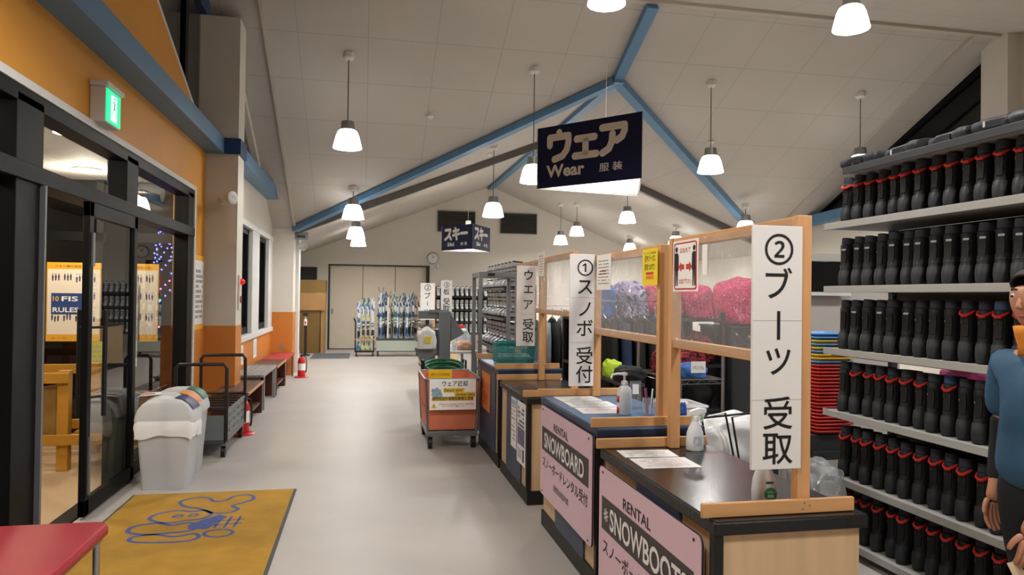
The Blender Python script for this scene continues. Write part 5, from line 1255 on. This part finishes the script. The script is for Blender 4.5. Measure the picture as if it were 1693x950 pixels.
MB().box(-.54,.54,-.215,-.209,.40,.46).box(-.54,.54,.18,.215,.40,.46).build('side_rail',M_dgrey,o)
for k in range(4):
    x=-.5+k*.333; MB().box(x-.012,x+.012,-.2,-.17,.46,.75).box(x-.012,x+.012,.0,.03,.17,1.2).build('divider',M_trog,o)
MB().box(-.54,.54,.0,.03,1.0,1.04).build('top_rail',M_dgrey,o)
for x in (-.5,.5):
    for y in (-.17,.17): MB().cyl((x-.02,y,.06),(x+.02,y,.06),.06,14).build('caster',M_blkp,o)
seq=[0,3,3,5,4,4,0,4,3,0,4,3,5,5]
for i,c in enumerate(seq): put_pair(c,-.45+.86-.0+.075*i-.0,18.675 if i%2 else 18.875,.175,f'skis standing in the long rack, {ORD[i]} pair from the left','skis in the long rack',.95+.03*((i*7)%3))
for i,(x,c) in enumerate(((.42,0),(.60,2),(.84,0),(1.08,0))):
    o=thing('ski_stand','blue' if c==0 else 'white','post',(x,18.576,.171)); o['label']=('blue forked upright stand before the skis, first from the left','white forked upright stand before the skis','blue forked upright stand in the middle of the long ski rack','blue forked upright stand at the right of the long ski rack')[i]; o['group']='forked stands at the ski rack'
    mm=M_sk[0] if c==0 else M_wht
    MB().box(-.02,.02,-.012,.012,.0,(1.43,1.33,1.21,1.19)[i]).box(-.06,.06,-.014,.014,0,.02).build('post',mm,o)
    zt=(1.43,1.33,1.21,1.19)[i]
    MB().tube([(-.07,0,zt+.14),(-.03,0,zt+.02),(0,0,zt-.02)],.008,6).tube([(.07,0,zt+.14),(.03,0,zt+.02),(0,0,zt-.02)],.008,6).build('fork',M_dgrey,o)
    MB().tube([(-.07,-.03,.72),(-.05,-.03,.66),(0,-.02,.64),(.05,-.03,.66),(.07,-.03,.72)],.010,6).build('arm',mm,o)
# ================================================================ boxes, sanitiser post, floor mat at the far end
M_card=mat('cardboard','9a7448',.7,var=.08); M_card2=mat('cardboard dark','6e5428',.75,var=.08,vscale=3)
def carton(label,x0,x1,y0,y1,z0,z1,m,open_=False):
    o=thing('cardboard_box',label,'box',((x0+x1)/2,(y0+y1)/2,z0+.001),0,'cardboard boxes at the far left'); a,b_,h=(x1-x0)/2,(y1-y0)/2,z1-z0-.002
    q=MB(); q.add([(-a,-b_,0),(a,-b_,0),(a,b_,0),(-a,b_,0),(-a,-b_,h),(a,-b_,h),(a,b_,h),(-a,b_,h)],[(0,3,2,1),(0,1,5,4),(1,2,6,5),(2,3,7,6),(3,0,4,7)]+([] if open_ else [(4,5,6,7)])); q.build('carton',m,o,smooth=0,solid=.004 if open_ else 0)
    MB().box(-a-.001,a+.001,-.03,.03,h-.04,h+.001).build('tape',mat('packing tape','b58f5c',.35),o) if not open_ else MB().box(-a+.05,a-.05,-b_+.05,b_-.1,.02,h*.5).build('contents',M_dark,o)
    return o
carton('tall dark brown cardboard box behind the sanitiser post',-1.62,-1.12,19.6,20.2,0,1.12,M_card2)
carton('long cardboard box lying on the tall dark one',-1.62,-.99,19.55,20.25,1.12,1.58,M_card)
carton('open topped cardboard box on top of the stack by the far door',-1.62,-.99,19.55,20.25,1.583,1.92,M_card2,True)
carton('upright pale cardboard box squeezed beside the tall dark box',-1.10,-1.0,19.6,20.2,0,1.12,M_card)
o=thing('sanitiser_post','black foot-operated sanitiser stand with white bottle before the boxes','stand',(-1.43,18.95,0))
MB().box(-.11,.11,-.14,.14,0,.02).build('base',M_blkp,o); MB().box(-.03,.03,-.02,.02,.02,.95).build('post',M_blkp,o); MB().box(-.06,.06,-.1,.03,1.0,1.07).box(-.012,.012,-.02,.02,.9,1.02).build('dispenser_arm',M_blkp,o)
MB().lathe([(0,.76),(.04,.76),(.04,.9),(.015,.93),(.015,.98),(0,.98)],(0,-.06,0),n=16).build('bottle',M_hdpe,o); MB().box(-.02,.02,-.102,-.099,.79,.86).build('label_patch',M_redp,o)
o=thing('floor_mat','dark grey rubber mat on the floor in front of the far boxes','mat',(-.82,18.75,0)); MB().box(-.42,.48,-.75,.75,.001,.012).build('pad',mat('dark grey rubber mat','55585f',.8,bump=.4,bscale=120),o); MB().box(-.43,.49,-.76,.76,.001,.007).build('border',M_mate,o)
# ================================================================ far counters' signs and things
def post_sign(name,label,x0,x1,y,z0,z1,chars,ptx,kind='wood',foot=.012):
    o=thing(name,label,'sign',(x0,y,z0)); W=x1-x0;H=z1-z0
    MB().box(0,W,0,.012,0,H).build('panel',M_signw,o)
    q=MB()
    for ch,v,sz in chars:
        h=W*sz
        if ch=='ー': q.sheet((W/2-h*.05,-.001,H*v-h*.4),UX,UZ,h*.1,h*.8,.0008)
        else: q.text(ch,(W/2,0,H*v-h*.38),UX,UZ,h,.01,'c')
    q.build('lettering',M_ink,o,smooth=0)
    MB().box(ptx,ptx+.045,.012,.05,-(z0-.902),H+.02).build('post',M_wood if kind=='wood' else M_white,o)
    return o
post_sign('queue_sign','small far white sign with number 2 boots, left of the ski boot rack',1.13,1.42,14.9,1.05,1.80,[('②',.88,.55),('ブ',.66,.5),('ー',.44,.4),('ツ',.22,.5)],.26)
post_sign('queue_sign','small far white sign with number 3 skis pick-up before white ski boots',1.62,1.86,15.6,1.18,1.88,[('③',.86,.6),('板',.65,.6),('受',.35,.65),('取',.13,.65)],.1,'white')
o=thing('service_counter','far pale counter with clutter beyond the grey chute machine','counter',(1.2,14.0,0)); MB().box(0,.6,0,2.4,.08,.86).build('body',M_lam,o); MB().box(-.01,.61,-.01,2.41,.86,.9).build('worktop',M_ctop,o); MB().box(.02,.58,.02,2.38,0,.08).build('plinth',M_kick,o)
o=thing('service_table','white topped work table between the machine and the steel frame','table',(1.05,10.6,0)); MB().box(0,.62,0,1.6,.70,.735).build('tabletop',M_white,o,bevel=.004)
for x in (.04,.58):
    for y in (.05,1.55): MB().box(x-.02,x+.02,y-.02,y+.02,0,.70).build('leg',M_grey,o)
lump('clothes_bundle','peach and beige cloth bundle on the white work table','bundle',(1.5,11.0,.736),.14,.2,.13,mat('peach cloth','c69a80',.8,var=.15,vscale=8),9)
sb_=spray('white spray bottle standing on the far work table',1.32,10.75,.736,0,False); del sb_['group']
lump('plastic_bag','pale blue plastic bag bulging on the far work table','bag',(1.55,11.6,.736),.12,.12,.28,mat('pale blue bag','c4d2dc',.35,bump=.4,bscale=14),12)
o=thing('wipe_box','small red tipped white box on the far work table','box',(1.57,11.95,.736)); MB().box(-.06,.06,-.05,.05,0,.33).build('carton',M_paper,o); MB().box(-.062,.062,-.052,.052,.27,.331).build('lid',M_redp,o)
o=thing('binding_tester','grey ski binding test plate standing beside the teal basket','device',(1.72,7.35,.891)); MB().box(-.055,.055,-.012,.012,0,.42).build('plate',M_trog,o,bevel=.004)
q=MB()
for a in range(5): q.poly([(.012*math.cos(R(t)),.022*math.sin(R(t))) for t in range(0,360,40)],(.028*math.cos(R(72*a)),-.0125,.32+.04*math.sin(R(72*a))),UX,UZ,.0005)
q.build('paw_print',M_ink,o,smooth=0)
# ================================================================ behind the counters
M_wire=mat('chrome wire','a9acae',.25,metal=.9)
def wire_shelf(label,x0,x1,y0,y1,zs,ztop):
    o=thing('wire_shelving',label,'shelving',(x0,y0,0)); W=x1-x0;D=y1-y0
    for x in (0,W):
        for y in (0,D): MB().cyl((x,y,0),(x,y,ztop),.0125,10).build('post',M_wire,o)
    for z in zs:
        q=MB(); q.tube([(0,0,z),(W,0,z),(W,D,z),(0,D,z)],.006,6,closed=True); q.tube([(0,0,z-.03),(W,0,z-.03),(W,D,z-.03),(0,D,z-.03)],.004,6,closed=True)
        n=int(D/.045)
        for k in range(1,n): q.bar((0,k*D/n,z),(W,k*D/n,z),.004,.004)
        for k in range(int(W/.08)):
            u=k*.08; q.bar((u,0,z-.03),(u+.04,0,z),.003,.003); q.bar((u+.04,0,z),(u+.08 if u+.08<W else W,0,z-.03),.003,.003)
        q.build('wire_grid',M_wire,o,smooth=0)
    return o
CL={'pink':mat_mix('pink plaid cloth',['c23560','e4537f','a52a55','e8708f'],.8,30),'red':mat_mix('red plaid cloth',['7d2030','2b2024','c03a52','5a4030'],.8,22),'black':mat('black cloth','17181a',.75,var=.3,vscale=8),'blue':mat('blue cloth','3f6db5',.8,var=.2,vscale=8),'navy':mat('navy cloth','232f4e',.8,var=.2,vscale=8),'green':mat_mix('olive cloth',['3a4730','5d6b48','2a2f26','6b5f48'],.8,18),'purple':mat_mix('lilac cloth',['6a5f8a','9d90b5','c2b8cc','4a4f7a'],.8,16),'lime':mat('lime cloth','b7d63a',.7,var=.15,vscale=8),'brown':mat_mix('brown cloth',['4a3a2e','6d5a48','3a3a30','7d6f5c'],.8,18),'magenta':mat('magenta cloth','e054a0',.7,var=.2,vscale=10),'grey':mat('grey cloth','8b8f93',.8,var=.2,vscale=10)}
o=wire_shelf('low chrome wire shelving seen through the nearest screen',2.14,2.5,4.75,5.45,(.35,.98),1.2)
# wide clothes rack behind
BX0,BX1,BY=2.0,3.42,6.45
o=thing('clothes_shelving','wide black shelving heaped with coloured ski wear behind the screens','shelving',(BX0,BY,0))
BZ=(.08,.50,.92,1.36)
for z in BZ: MB().box(0,BX1-BX0,0,.75,z-.03,z).build('shelf_board',M_sb,o)
for x in (.02,.72,BX1-BX0-.02):
    for y in (.02,.73): MB().box(x-.018,x+.018,y-.018,y+.018,0,1.42).build('upright',M_sb,o)
MB().box(0,BX1-BX0,.74,.75,0,1.40).build('back_panel',M_dark,o)
sq=[('navy','black','brown','black'),('black','navy','red','black'),('black','green','pink','red'),('blue','purple','pink','pink')]
SHN=('lowest','second lowest','second highest','top')
for r,z in enumerate(BZ):
    for i in range(4):
        c=sq[r][i]; x=BX0+.21+.335*i
        lump('clothes_bundle',f'{c} bundle of ski wear, {ORD[i]} from the left, {SHN[r]} board of the clothes shelving','bundle',(x,BY+.34,z+.001),.155,.30,.34 if r==3 else .30,CL[c],r*7+i*3+1,f'ski wear bundles, {SHN[r]} board',amp=.3)
lump('clothes_bundle','long pink plaid garment laid over the very top right of the clothes shelving','bundle',(BX1-.06+.35,BY+.3,1.30),.2,.3,.45,CL['pink'],77,amp=.3)
o=thing('clothes_bin','dark tub under the last pink garment beside the clothes shelving','tub',(BX1+.29,BY+.3,0)); MB().loft([rr_ring(.42,.6,0),rr_ring(.5,.7,1.29)]).build('shell',M_dgrey,o); MB().tube(rr_ring(.51,.71,1.28),.01,6,closed=True).build('rim',M_dgrey,o)
# items on the low wire shelving
lump('clothes_bundle','red and pink plaid bundle on the low chrome shelving, right end','bundle',(2.32,5.2,.985),.14,.17,.22,CL['red'],31)
lump('clothes_bundle','small blue and white cloth pile on the low chrome shelving, near end','bundle',(2.32,4.9,.985),.11,.10,.10,CL['blue'],33)
o=thing('shelf_card','white handwritten card hanging on the low chrome shelving','card',(2.25,4.735,1.03)); MB().sheet((0,0,0),UX,UZ,.11,.08,.002).build('sheet',M_paper,o,smooth=0); MB().text('パンツL',(.055,-.001,.025),UX,UZ,.03,.006,'c',fit=.085,lift=.002).build('lettering',M_ink,o,smooth=0)
# garment rail with dark jackets and grey trousers
def rail(label,x0,x1,y,z):
    o=thing('garment_rail',label,'rail',(x0,y,0)); W=x1-x0
    MB().tube([(0,0,0),(0,0,z),(W,0,z),(W,0,0)],.016,10).build('hanging_tube',M_wire,o)
    for x in (0,W): MB().box(x-.02,x+.02,-.25,.25,0,.03).build('foot',M_grey,o)
    return o
rail('chrome garment rail of dark jackets behind the snowboard counter',1.92,2.74,6.0,1.52)
rail('chrome garment rail of grey wear seen under the middle screen',1.86,2.6,7.9,1.45)
def jacket(m,ln=.72,wd=.46):
    o=thing('hanging_jacket','jacket','jacket')
    q=MB(); rings=[]
    for t,w_,d_ in ((0,.05,.03),(.03,.12,.05),(.07,wd*.46,.06),(.2,wd*.5,.075),(.5,wd*.5,.08),(.8,wd*.53,.085),(1.0,wd*.55,.08)):
        ring=[]
        for k in range(20):
            a=2*math.pi*k/20; f=.9+.1*noise.noise(Vector((k*.7,t*4,wd*9)))
            ring.append((d_*f*math.cos(a)*.6,w_*f*math.sin(a),-.08-t*ln))
        rings.append(ring)
    q.loft(rings); q.build('body',m,o,smooth=180)
    for s in (-1,1):
        q=MB(); q.tube([(0,s*wd*.42,-.14),(0,s*wd*.56,-.3),(0,s*wd*.60,-.5),(0,s*wd*.6,-.66)],[.045,.045,.042,.038],10); q.build('sleeve',m,o,smooth=180)
    q=MB(); q.tube([(0,-.09,-.10),(0,0,-.06),(0,.09,-.10)],.006,6); q.tube([(0,0,-.06),(0,0,-.01),(0,.012,.012),(0,0,.024),(0,-.014,.014)],.003,6); q.build('hanger',M_wire,o)
    q=MB(); q.tube([(.03,0,-.12),(.044,0,-.35),(.046,0,-.6)],.003,6); q.build('zip',M_grey,o)
    return o
jp=None
def hang(ms,x0,step,y,z,lbl,grp,ln=.72,wd=.46):
    first={}
    for i,c in enumerate(ms):
        lb=f'{c} jacket, {ORD[i]} from the left on {lbl}'
        if c not in first: first[c]=jacket(CL[c],ln,wd); r=first[c]; r.location=(x0+step*i,y,z); r['label']=lb; r['group']=grp
        else: r=clone(first[c],(x0+step*i,y,z),label=lb,group=grp)
hang(['black','navy','black','black','navy','black'],2.03,.12,6.0,1.468,'the rail behind the snowboard counter','jackets behind the snowboard counter',.70)
hang(['grey','black','grey','grey','black','grey'],1.97,.105,7.9,1.398,'the rail under the middle screen','wear under the middle screen',.66,.36)
# work table with lime bag and black jacket
o=thing('work_table','grey work table behind the snowboard counter piled with wear','table',(1.92,5.05,0)) if False else None
o=thing('sorting_table','low sorting table behind the blue counter','table',(1.86,4.2,0)); MB().box(0,.34,0,.48,.72,.75).build('tabletop',M_white,o,bevel=.004)
for x in (.03,.31):
    for y in (.03,.45): MB().box(x-.015,x+.015,y-.015,y+.015,0,.72).build('leg',M_grey,o)
o=thing('storage_tub','white plastic tub of odds and ends on the low sorting table','tub',(2.02,4.42,.756)); MB().loft([rr_ring(.22,.26,0),rr_ring(.26,.32,.11)],cap1=False).build('shell',M_hdpe,o,solid=.004); MB().tube(rr_ring(.265,.325,.11),.007,6,closed=True).build('rim',M_hdpe,o); MB().loft([rr_ring(.2,.24,.01),rr_ring(.21,.25,.09)]).build('contents',mat('mixed odds','b7a284',.6,var=.5,vscale=30),o)
lump('plastic_bag','blue and orange printed packet standing in front of the white tub','packet',(1.95,4.225,.751),.03,.02,.15,mat('blue packet','2f4fa0',.4,var=.5,vscale=20),15)
o=thing('folding_table','narrow dark table under the black jacket and lime bag','table',(1.86,5.02,0)) 
MB().box(0,.165,0,.6,.90,.925).build('tabletop',M_dgrey,o)
for x in (.02,.145):
    for y in (.03,.57): MB().box(x-.012,x+.012,y-.012,y+.012,0,.90).build('leg',M_dgrey,o)
lump('folded_jacket','black folded jacket with lime zip lying behind the blue counter','jacket',(1.96,5.17,.926),.11,.12,.11,CL['black'],41)
lump('cloth_bag','lime green bag on the black folded jacket behind the blue counter','bag',(1.94,5.5,.926),.07,.09,.13,CL['lime'],42)
# white bag on a box with black folding rack beside the nearest counter
o=thing('storage_bin','dark bin under the white plastic bag behind the nearest counter','bin',(2.12,3.88,0)); MB().loft([rr_ring(.34,.28,0),rr_ring(.40,.32,.62)]).build('shell',M_dgrey,o); MB().tube(rr_ring(.405,.325,.61),.008,6,closed=True).build('rim',M_dgrey,o)
lump('plastic_bag','big white plastic bag draped over the dark bin behind the nearest counter','bag',(2.12,3.88,.625),.22,.15,.25,M_wbag,23,amp=.35)
o=thing('folding_rack','thin black wire folding rack leaning by the white bag','rack',(1.985,3.58,.0))
for x in (-.08,.10): MB().tube([(x,-.02,0),(x-.05,.05,.55),(x-.09,.10,.90),(x+.06,.12,.92),(x+.12,.08,.55),(x+.16,0,0)],.006,8).build('wire_leg',M_blkp,o)
MB().tube([(-.17,.10,.9),(.16,.12,.92)],.006,8).build('cross_wire',M_blkp,o)
lump('cloth_bundle','green cloth bundle low beside the nearest counter','bundle',(1.99,3.0,.0),.12,.14,.62,mat('green cloth','2f9a68',.7,var=.15,vscale=8),51,amp=.2)
lump('plastic_bag','clear plastic bag slumped at the shelf side of the nearest counter','bag',(2.31,3.38,.501),.12,.15,.22,mat_glass('clear bag film',(.93,.95,.97),1.8,haze=.3,rough=.15,bump=.8),61,amp=.35)
o=thing('power_cable','white cable hanging in a loop behind the nearest screen','cable',(1.92,3.25,0)); MB().tube([(.03,.09,1.22),(.07,.05,1.2),(.06,.03,1.1),(.03,.0,.95),(.0,.05,.7),(-.05,.05,.4),(0,.1,.01)],.006,8).build('cord',M_white,o); MB().box(.0,.06,.07,.11,1.20,1.24).build('plug',M_white,o)
MB().cyl((.03,.10,0),(.03,.10,1.2),.006,8).build('support_pole',M_dgrey,o)
lump('clothes_bundle','pink shiny garment poking out behind the boots','bundle',(3.62,3.75,.87),.13,.2,.3,CL['magenta'],71)
o=thing('garment_shelf','dark low shelf behind the boot shelving carrying a pink garment','shelf',(3.62,3.75,0)); MB().box(-.17,.17,-.3,.3,.84,.868).build('shelf_board',M_sb,o); 
for x in (-.15,.15):
    for y in (-.28,.28): MB().box(x-.015,x+.015,y-.015,y+.015,0,.84).build('leg',M_sb,o)

o=thing('storage_bin','low dark bin under the clear plastic bag beside the nearest counter','bin',(2.31,3.38,0)); MB().loft([rr_ring(.24,.3,0),rr_ring(.28,.34,.49)]).build('shell',M_dgrey,o); MB().tube(rr_ring(.285,.345,.485),.008,6,closed=True).build('rim',M_dgrey,o)
# ================================================================ staff member walking left past the boots
M_skin=mat('skin','b98468',.5,var=.05,vscale=8); M_tee=mat('blue t-shirt','2f5573',.75,var=.1,vscale=8); M_jean=mat('black trousers','1d2024',.8,var=.1); M_hair=mat('dark hair','2b211c',.7,var=.3,vscale=40,bump=.3,bscale=80); M_orange_c=mat('orange neck gaiter','d98a2a',.75,var=.1); M_shoe=mat('dark shoe','222326',.6)
per=thing('person','person in a blue t-shirt with orange neck gaiter walking past the boot shelves','person',(2.455,2.22,0),R(90))
# local axes: the body faces +y before the turn, so it faces -x in the hall
def skin_mesh(name,verts,edges,radii,m,parent,sub=2,root=0):
    me=bpy.data.meshes.new(name); me.from_pydata(verts,edges,[]); o=bpy.data.objects.new(name,me); col.objects.link(o)
    md=o.modifiers.new('skin','SKIN'); md.use_smooth_shade=True; md.branch_smoothing=.4
    sv=me.skin_vertices[0].data
    for i,r in enumerate(radii): sv[i].radius=(r,r) if not isinstance(r,tuple) else r
    sv[root].use_root=True
    s=o.modifiers.new('sub','SUBSURF'); s.levels=sub; s.render_levels=sub
    dg=bpy.context.evaluated_depsgraph_get(); ev=o.evaluated_get(dg); m2=bpy.data.meshes.new_from_object(ev)
    o.modifiers.clear(); o.data=m2; m2.name=name; m2.materials.clear(); m2.materials.append(m)
    m2.polygons.foreach_set('use_smooth',[True]*len(m2.polygons))
    o.parent=parent
    return o
def chain(*pts): return list(pts)
# skeleton (y forward, x to the person's right is -x after facing +y ... symmetrical)
V=[];E_=[];RD=[]
def vt(p,r): V.append(p); RD.append(r); return len(V)-1
def link(a,b_): E_.append((a,b_))
pel=vt((0,0,.90),.105); wai=vt((0,.0,1.03),.105); che=vt((0,.0,1.2),.13); upc=vt((0,-.01,1.31),.11); nek=vt((0,.0,1.40),.052); nk2=vt((0,.02,1.46),.05); hd1=vt((0,.04,1.515),.082); hd2=vt((0,.03,1.57),.104); hd3=vt((0,.022,1.615),.088); 
for a,b_ in ((pel,wai),(wai,che),(che,upc),(upc,nek),(nek,nk2),(nk2,hd1),(hd1,hd2),(hd2,hd3)): link(a,b_)
hands={}
for s,fw in ((-1,.16),(1,-.10)):
    sh=vt((s*.165,-.01,1.325),.06); el=vt((s*.215,-.02+fw*.25,1.06),.043); fo=vt((s*.215,.06+fw*.8,.90),.035); wr=vt((s*.20,.12+fw*1.0,.815),.026)
    link(upc,sh); link(sh,el); link(el,fo); link(fo,wr); hands[s]=(V[wr],Vector(V[wr])-Vector(V[fo]))
    pm=vt(tuple(Vector(V[wr])+Vector((0,.012,-.045))),.03); link(wr,pm); hands[s]=(V[pm],)
for s,fw in ((-1,.16),(1,-.14)):
    hp=vt((s*.09,0,.84),.09); kn=vt((s*.10,fw*.75+.03,.48),.062); ca=vt((s*.10,fw*.8-.02,.34),.055); an=vt((s*.10,fw*1.1-.04,.09),.036); ft=vt((s*.11,fw*1.1+.11,.035),.032)
    link(pel,hp); link(hp,kn); link(kn,ca); link(ca,an); link(an,ft)
body=skin_mesh('body',V,E_,RD,M_skin,per)
# fingers: five short chains from each palm, slightly curled
for s in (-1,1):
    px_,py_,pz_=hands[s][0]
    for k,(dy,ln,r) in enumerate(((.028,.062,.0085),(.010,.072,.009),(-.008,.068,.0088),(-.024,.055,.008))):
        skin_mesh('finger',[(px_,py_+dy*.6,pz_),(px_,py_+dy,pz_-.035),(px_-s*.008,py_+dy*1.1+.002,pz_-.035-ln*.55),(px_-s*.028,py_+dy*1.1,pz_-.035-ln)],[(0,1),(1,2),(2,3)],[.011,r*1.1,r,r*.85],M_skin,body,1)
    skin_mesh('thumb',[(px_,py_+.018,pz_+.015),(px_-s*.012,py_+.045,pz_-.01),(px_-s*.022,py_+.055,pz_-.04)],[(0,1),(1,2)],[.013,.0105,.009],M_skin,body,1)
# face: nose, lips, ears, brows, eyes
q=MB(); q.loft([[(x,.112+dy,z) for x,dy in ((-.010,0),(.010,0),(.006,.006),(-.006,.006))] if False else [(-.008,.108,1.575),(.008,.108,1.575),(.004,.118,1.575),(-.004,.118,1.575)],[(-.012,.105,1.55),(.012,.105,1.55),(.008,.13,1.548),(-.008,.13,1.548)],[(-.016,.105,1.532),(.016,.105,1.532),(.009,.138,1.534),(-.009,.138,1.534)],[(-.010,.105,1.526),(.010,.105,1.526),(.006,.125,1.526),(-.006,.125,1.526)]]); q.build('nose',M_skin,body,smooth=180,subsurf=1)
q=MB()
for s in (-1,1): q.lathe([(0,.012),(.010,.009),(.014,.0),(.010,-.009),(0,-.012)],(s*.032,.105,1.574),n=12)
q.build('eye',mat('eye white','d8d4cf',.3),body)
q=MB()
for s in (-1,1): q.lathe([(0,.006),(.006,.004),(.008,0),(.006,-.004),(0,-.006)],(s*.032,.1135,1.574),n=10)
q.build('pupil',M_ink,body)
q=MB()
for s in (-1,1): q.tube([(s*.015,.112,1.598),(s*.034,.112,1.603),(s*.052,.098,1.597)],[.003,.004,.003],6)
q.build('eyebrow',M_hair,body)
q=MB(); q.tube([(-.024,.102,1.503),(0,.112,1.502),(.024,.102,1.503)],[.003,.006,.003],8); q.build('mouth',mat('lips','95584d',.5),body)
for s in (-1,1):
    q=MB(); q.tube([(s*.085,.015,1.54),(s*.096,.002,1.555),(s*.098,.0,1.58),(s*.09,.012,1.595),(s*.084,.02,1.58)],[.007,.009,.010,.008,.006],8); q.build('ear',M_skin,body,smooth=180)
# hair cap
q=MB(); nu,nv=22,10; c=Vector((0,.022,1.572))
for j in range(nv+1):
    for i in range(nu):
        th=2*math.pi*i/nu
        back=.5-.5*math.sin(th)      # 1 at the back of the head
        mx=R(46)+back*R(72); ph=mx*j/nv
        d=Vector((math.sin(ph)*math.cos(th),math.sin(ph)*math.sin(th),math.cos(ph))); r_=1+.03*noise.noise(d*7)
        q.v.append(tuple(c+Vector((d.x*.104*r_,d.y*.116*r_,d.z*.112*r_))))
for j in range(nv):
    for i in range(nu): q.f.append((j*nu+i,(j+1)*nu+i,(j+1)*nu+(i+1)%nu,j*nu+(i+1)%nu)); q.m.append(0)
q.build('hair',M_hair,per,smooth=180,solid=.008)
# orange gaiter round neck and chin
q=MB(); q.loft([[(.078*math.cos(a),.01+.078*math.sin(a),1.35+.01*math.sin(a)) for a in [2*math.pi*k/20 for k in range(20)]],[(.068*math.cos(a),.02+.072*math.sin(a),1.39) for a in [2*math.pi*k/20 for k in range(20)]],[(.07*math.cos(a),.03+.078*math.sin(a),1.425+.01*math.sin(a)) for a in [2*math.pi*k/20 for k in range(20)]],[(.073*math.cos(a),.032+.082*math.sin(a),1.455+.012*math.sin(a)) for a in [2*math.pi*k/20 for k in range(20)]]],cap0=False,cap1=False); q.build('neck_gaiter',M_orange_c,per,smooth=180,solid=.006)
# t-shirt with short sleeves, trousers, black sleeves, shoes
tv=[(0,0,.84),(0,0,1.0),(0,0,1.2),(0,-.01,1.315)]; te=[(0,1),(1,2),(2,3)]; tr=[.175,.165,.158,.125]
for s,fw in ((-1,.16),(1,-.10)):
    i=len(tv); tv+=[(s*.17,-.01,1.325),(s*.205,-.016+fw*.12,1.19),(s*.215,-.02+fw*.22,1.09)]; te+=[(3,i),(i,i+1),(i+1,i+2)]; tr+=[.082,.074,.07]
skin_mesh('t_shirt',tv,te,tr,M_tee,per)
tv=[(0,0,1.0),(0,0,.88)]; te=[(0,1)]; tr=[.135,.148]
for s,fw in ((-1,.16),(1,-.14)):
    i=len(tv); tv+=[(s*.092,.005,.80),(s*.10,fw*.75+.03,.48),(s*.10,fw*.8-.02,.33),(s*.10,fw*1.1-.04,.10)]; te+=[(1,i),(i,i+1),(i+1,i+2),(i+2,i+3)]; tr+=[.105,.08,.073,.06]
skin_mesh('trousers',tv,te,tr,M_jean,per,root=1)
for s,fw in ((-1,.16),(1,-.10)):
    skin_mesh('undershirt_sleeve',[(s*.213,-.019+fw*.2,1.12),(s*.215,-.02+fw*.25,1.06),(s*.215,.06+fw*.8,.90),(s*.2025,.108+fw*.97,.835)],[(0,1),(1,2),(2,3)],[.055,.055,.046,.036],M_jean,per)
for s,fw in ((-1,.16),(1,-.14)):
    skin_mesh('shoe',[(s*.10,fw*1.1-.07,.05),(s*.105,fw*1.1+.02,.045),(s*.11,fw*1.1+.13,.038)],[(0,1),(1,2)],[.05,.047,.038],M_shoe,per)
o=thing('paper_sheet','beige paper sheet held low by the person at the right edge','paper',(2.11,1.96,.44),R(20)); MB().add([(-.05,-.10,0),(.07,-.08,0),(.10,.08,.24),(-.02,.06,.26)],[(0,1,2,3)]).build('sheet',mat('beige paper','b39a7c',.7),o,solid=.002); MB().add([(-.03,-.07,.055),(.05,-.06,.055),(.06,-.03,.10),(-.02,-.04,.10)],[(0,1,2,3)]).build('print',mat('orange print','e0762a',.5),o,solid=.001)
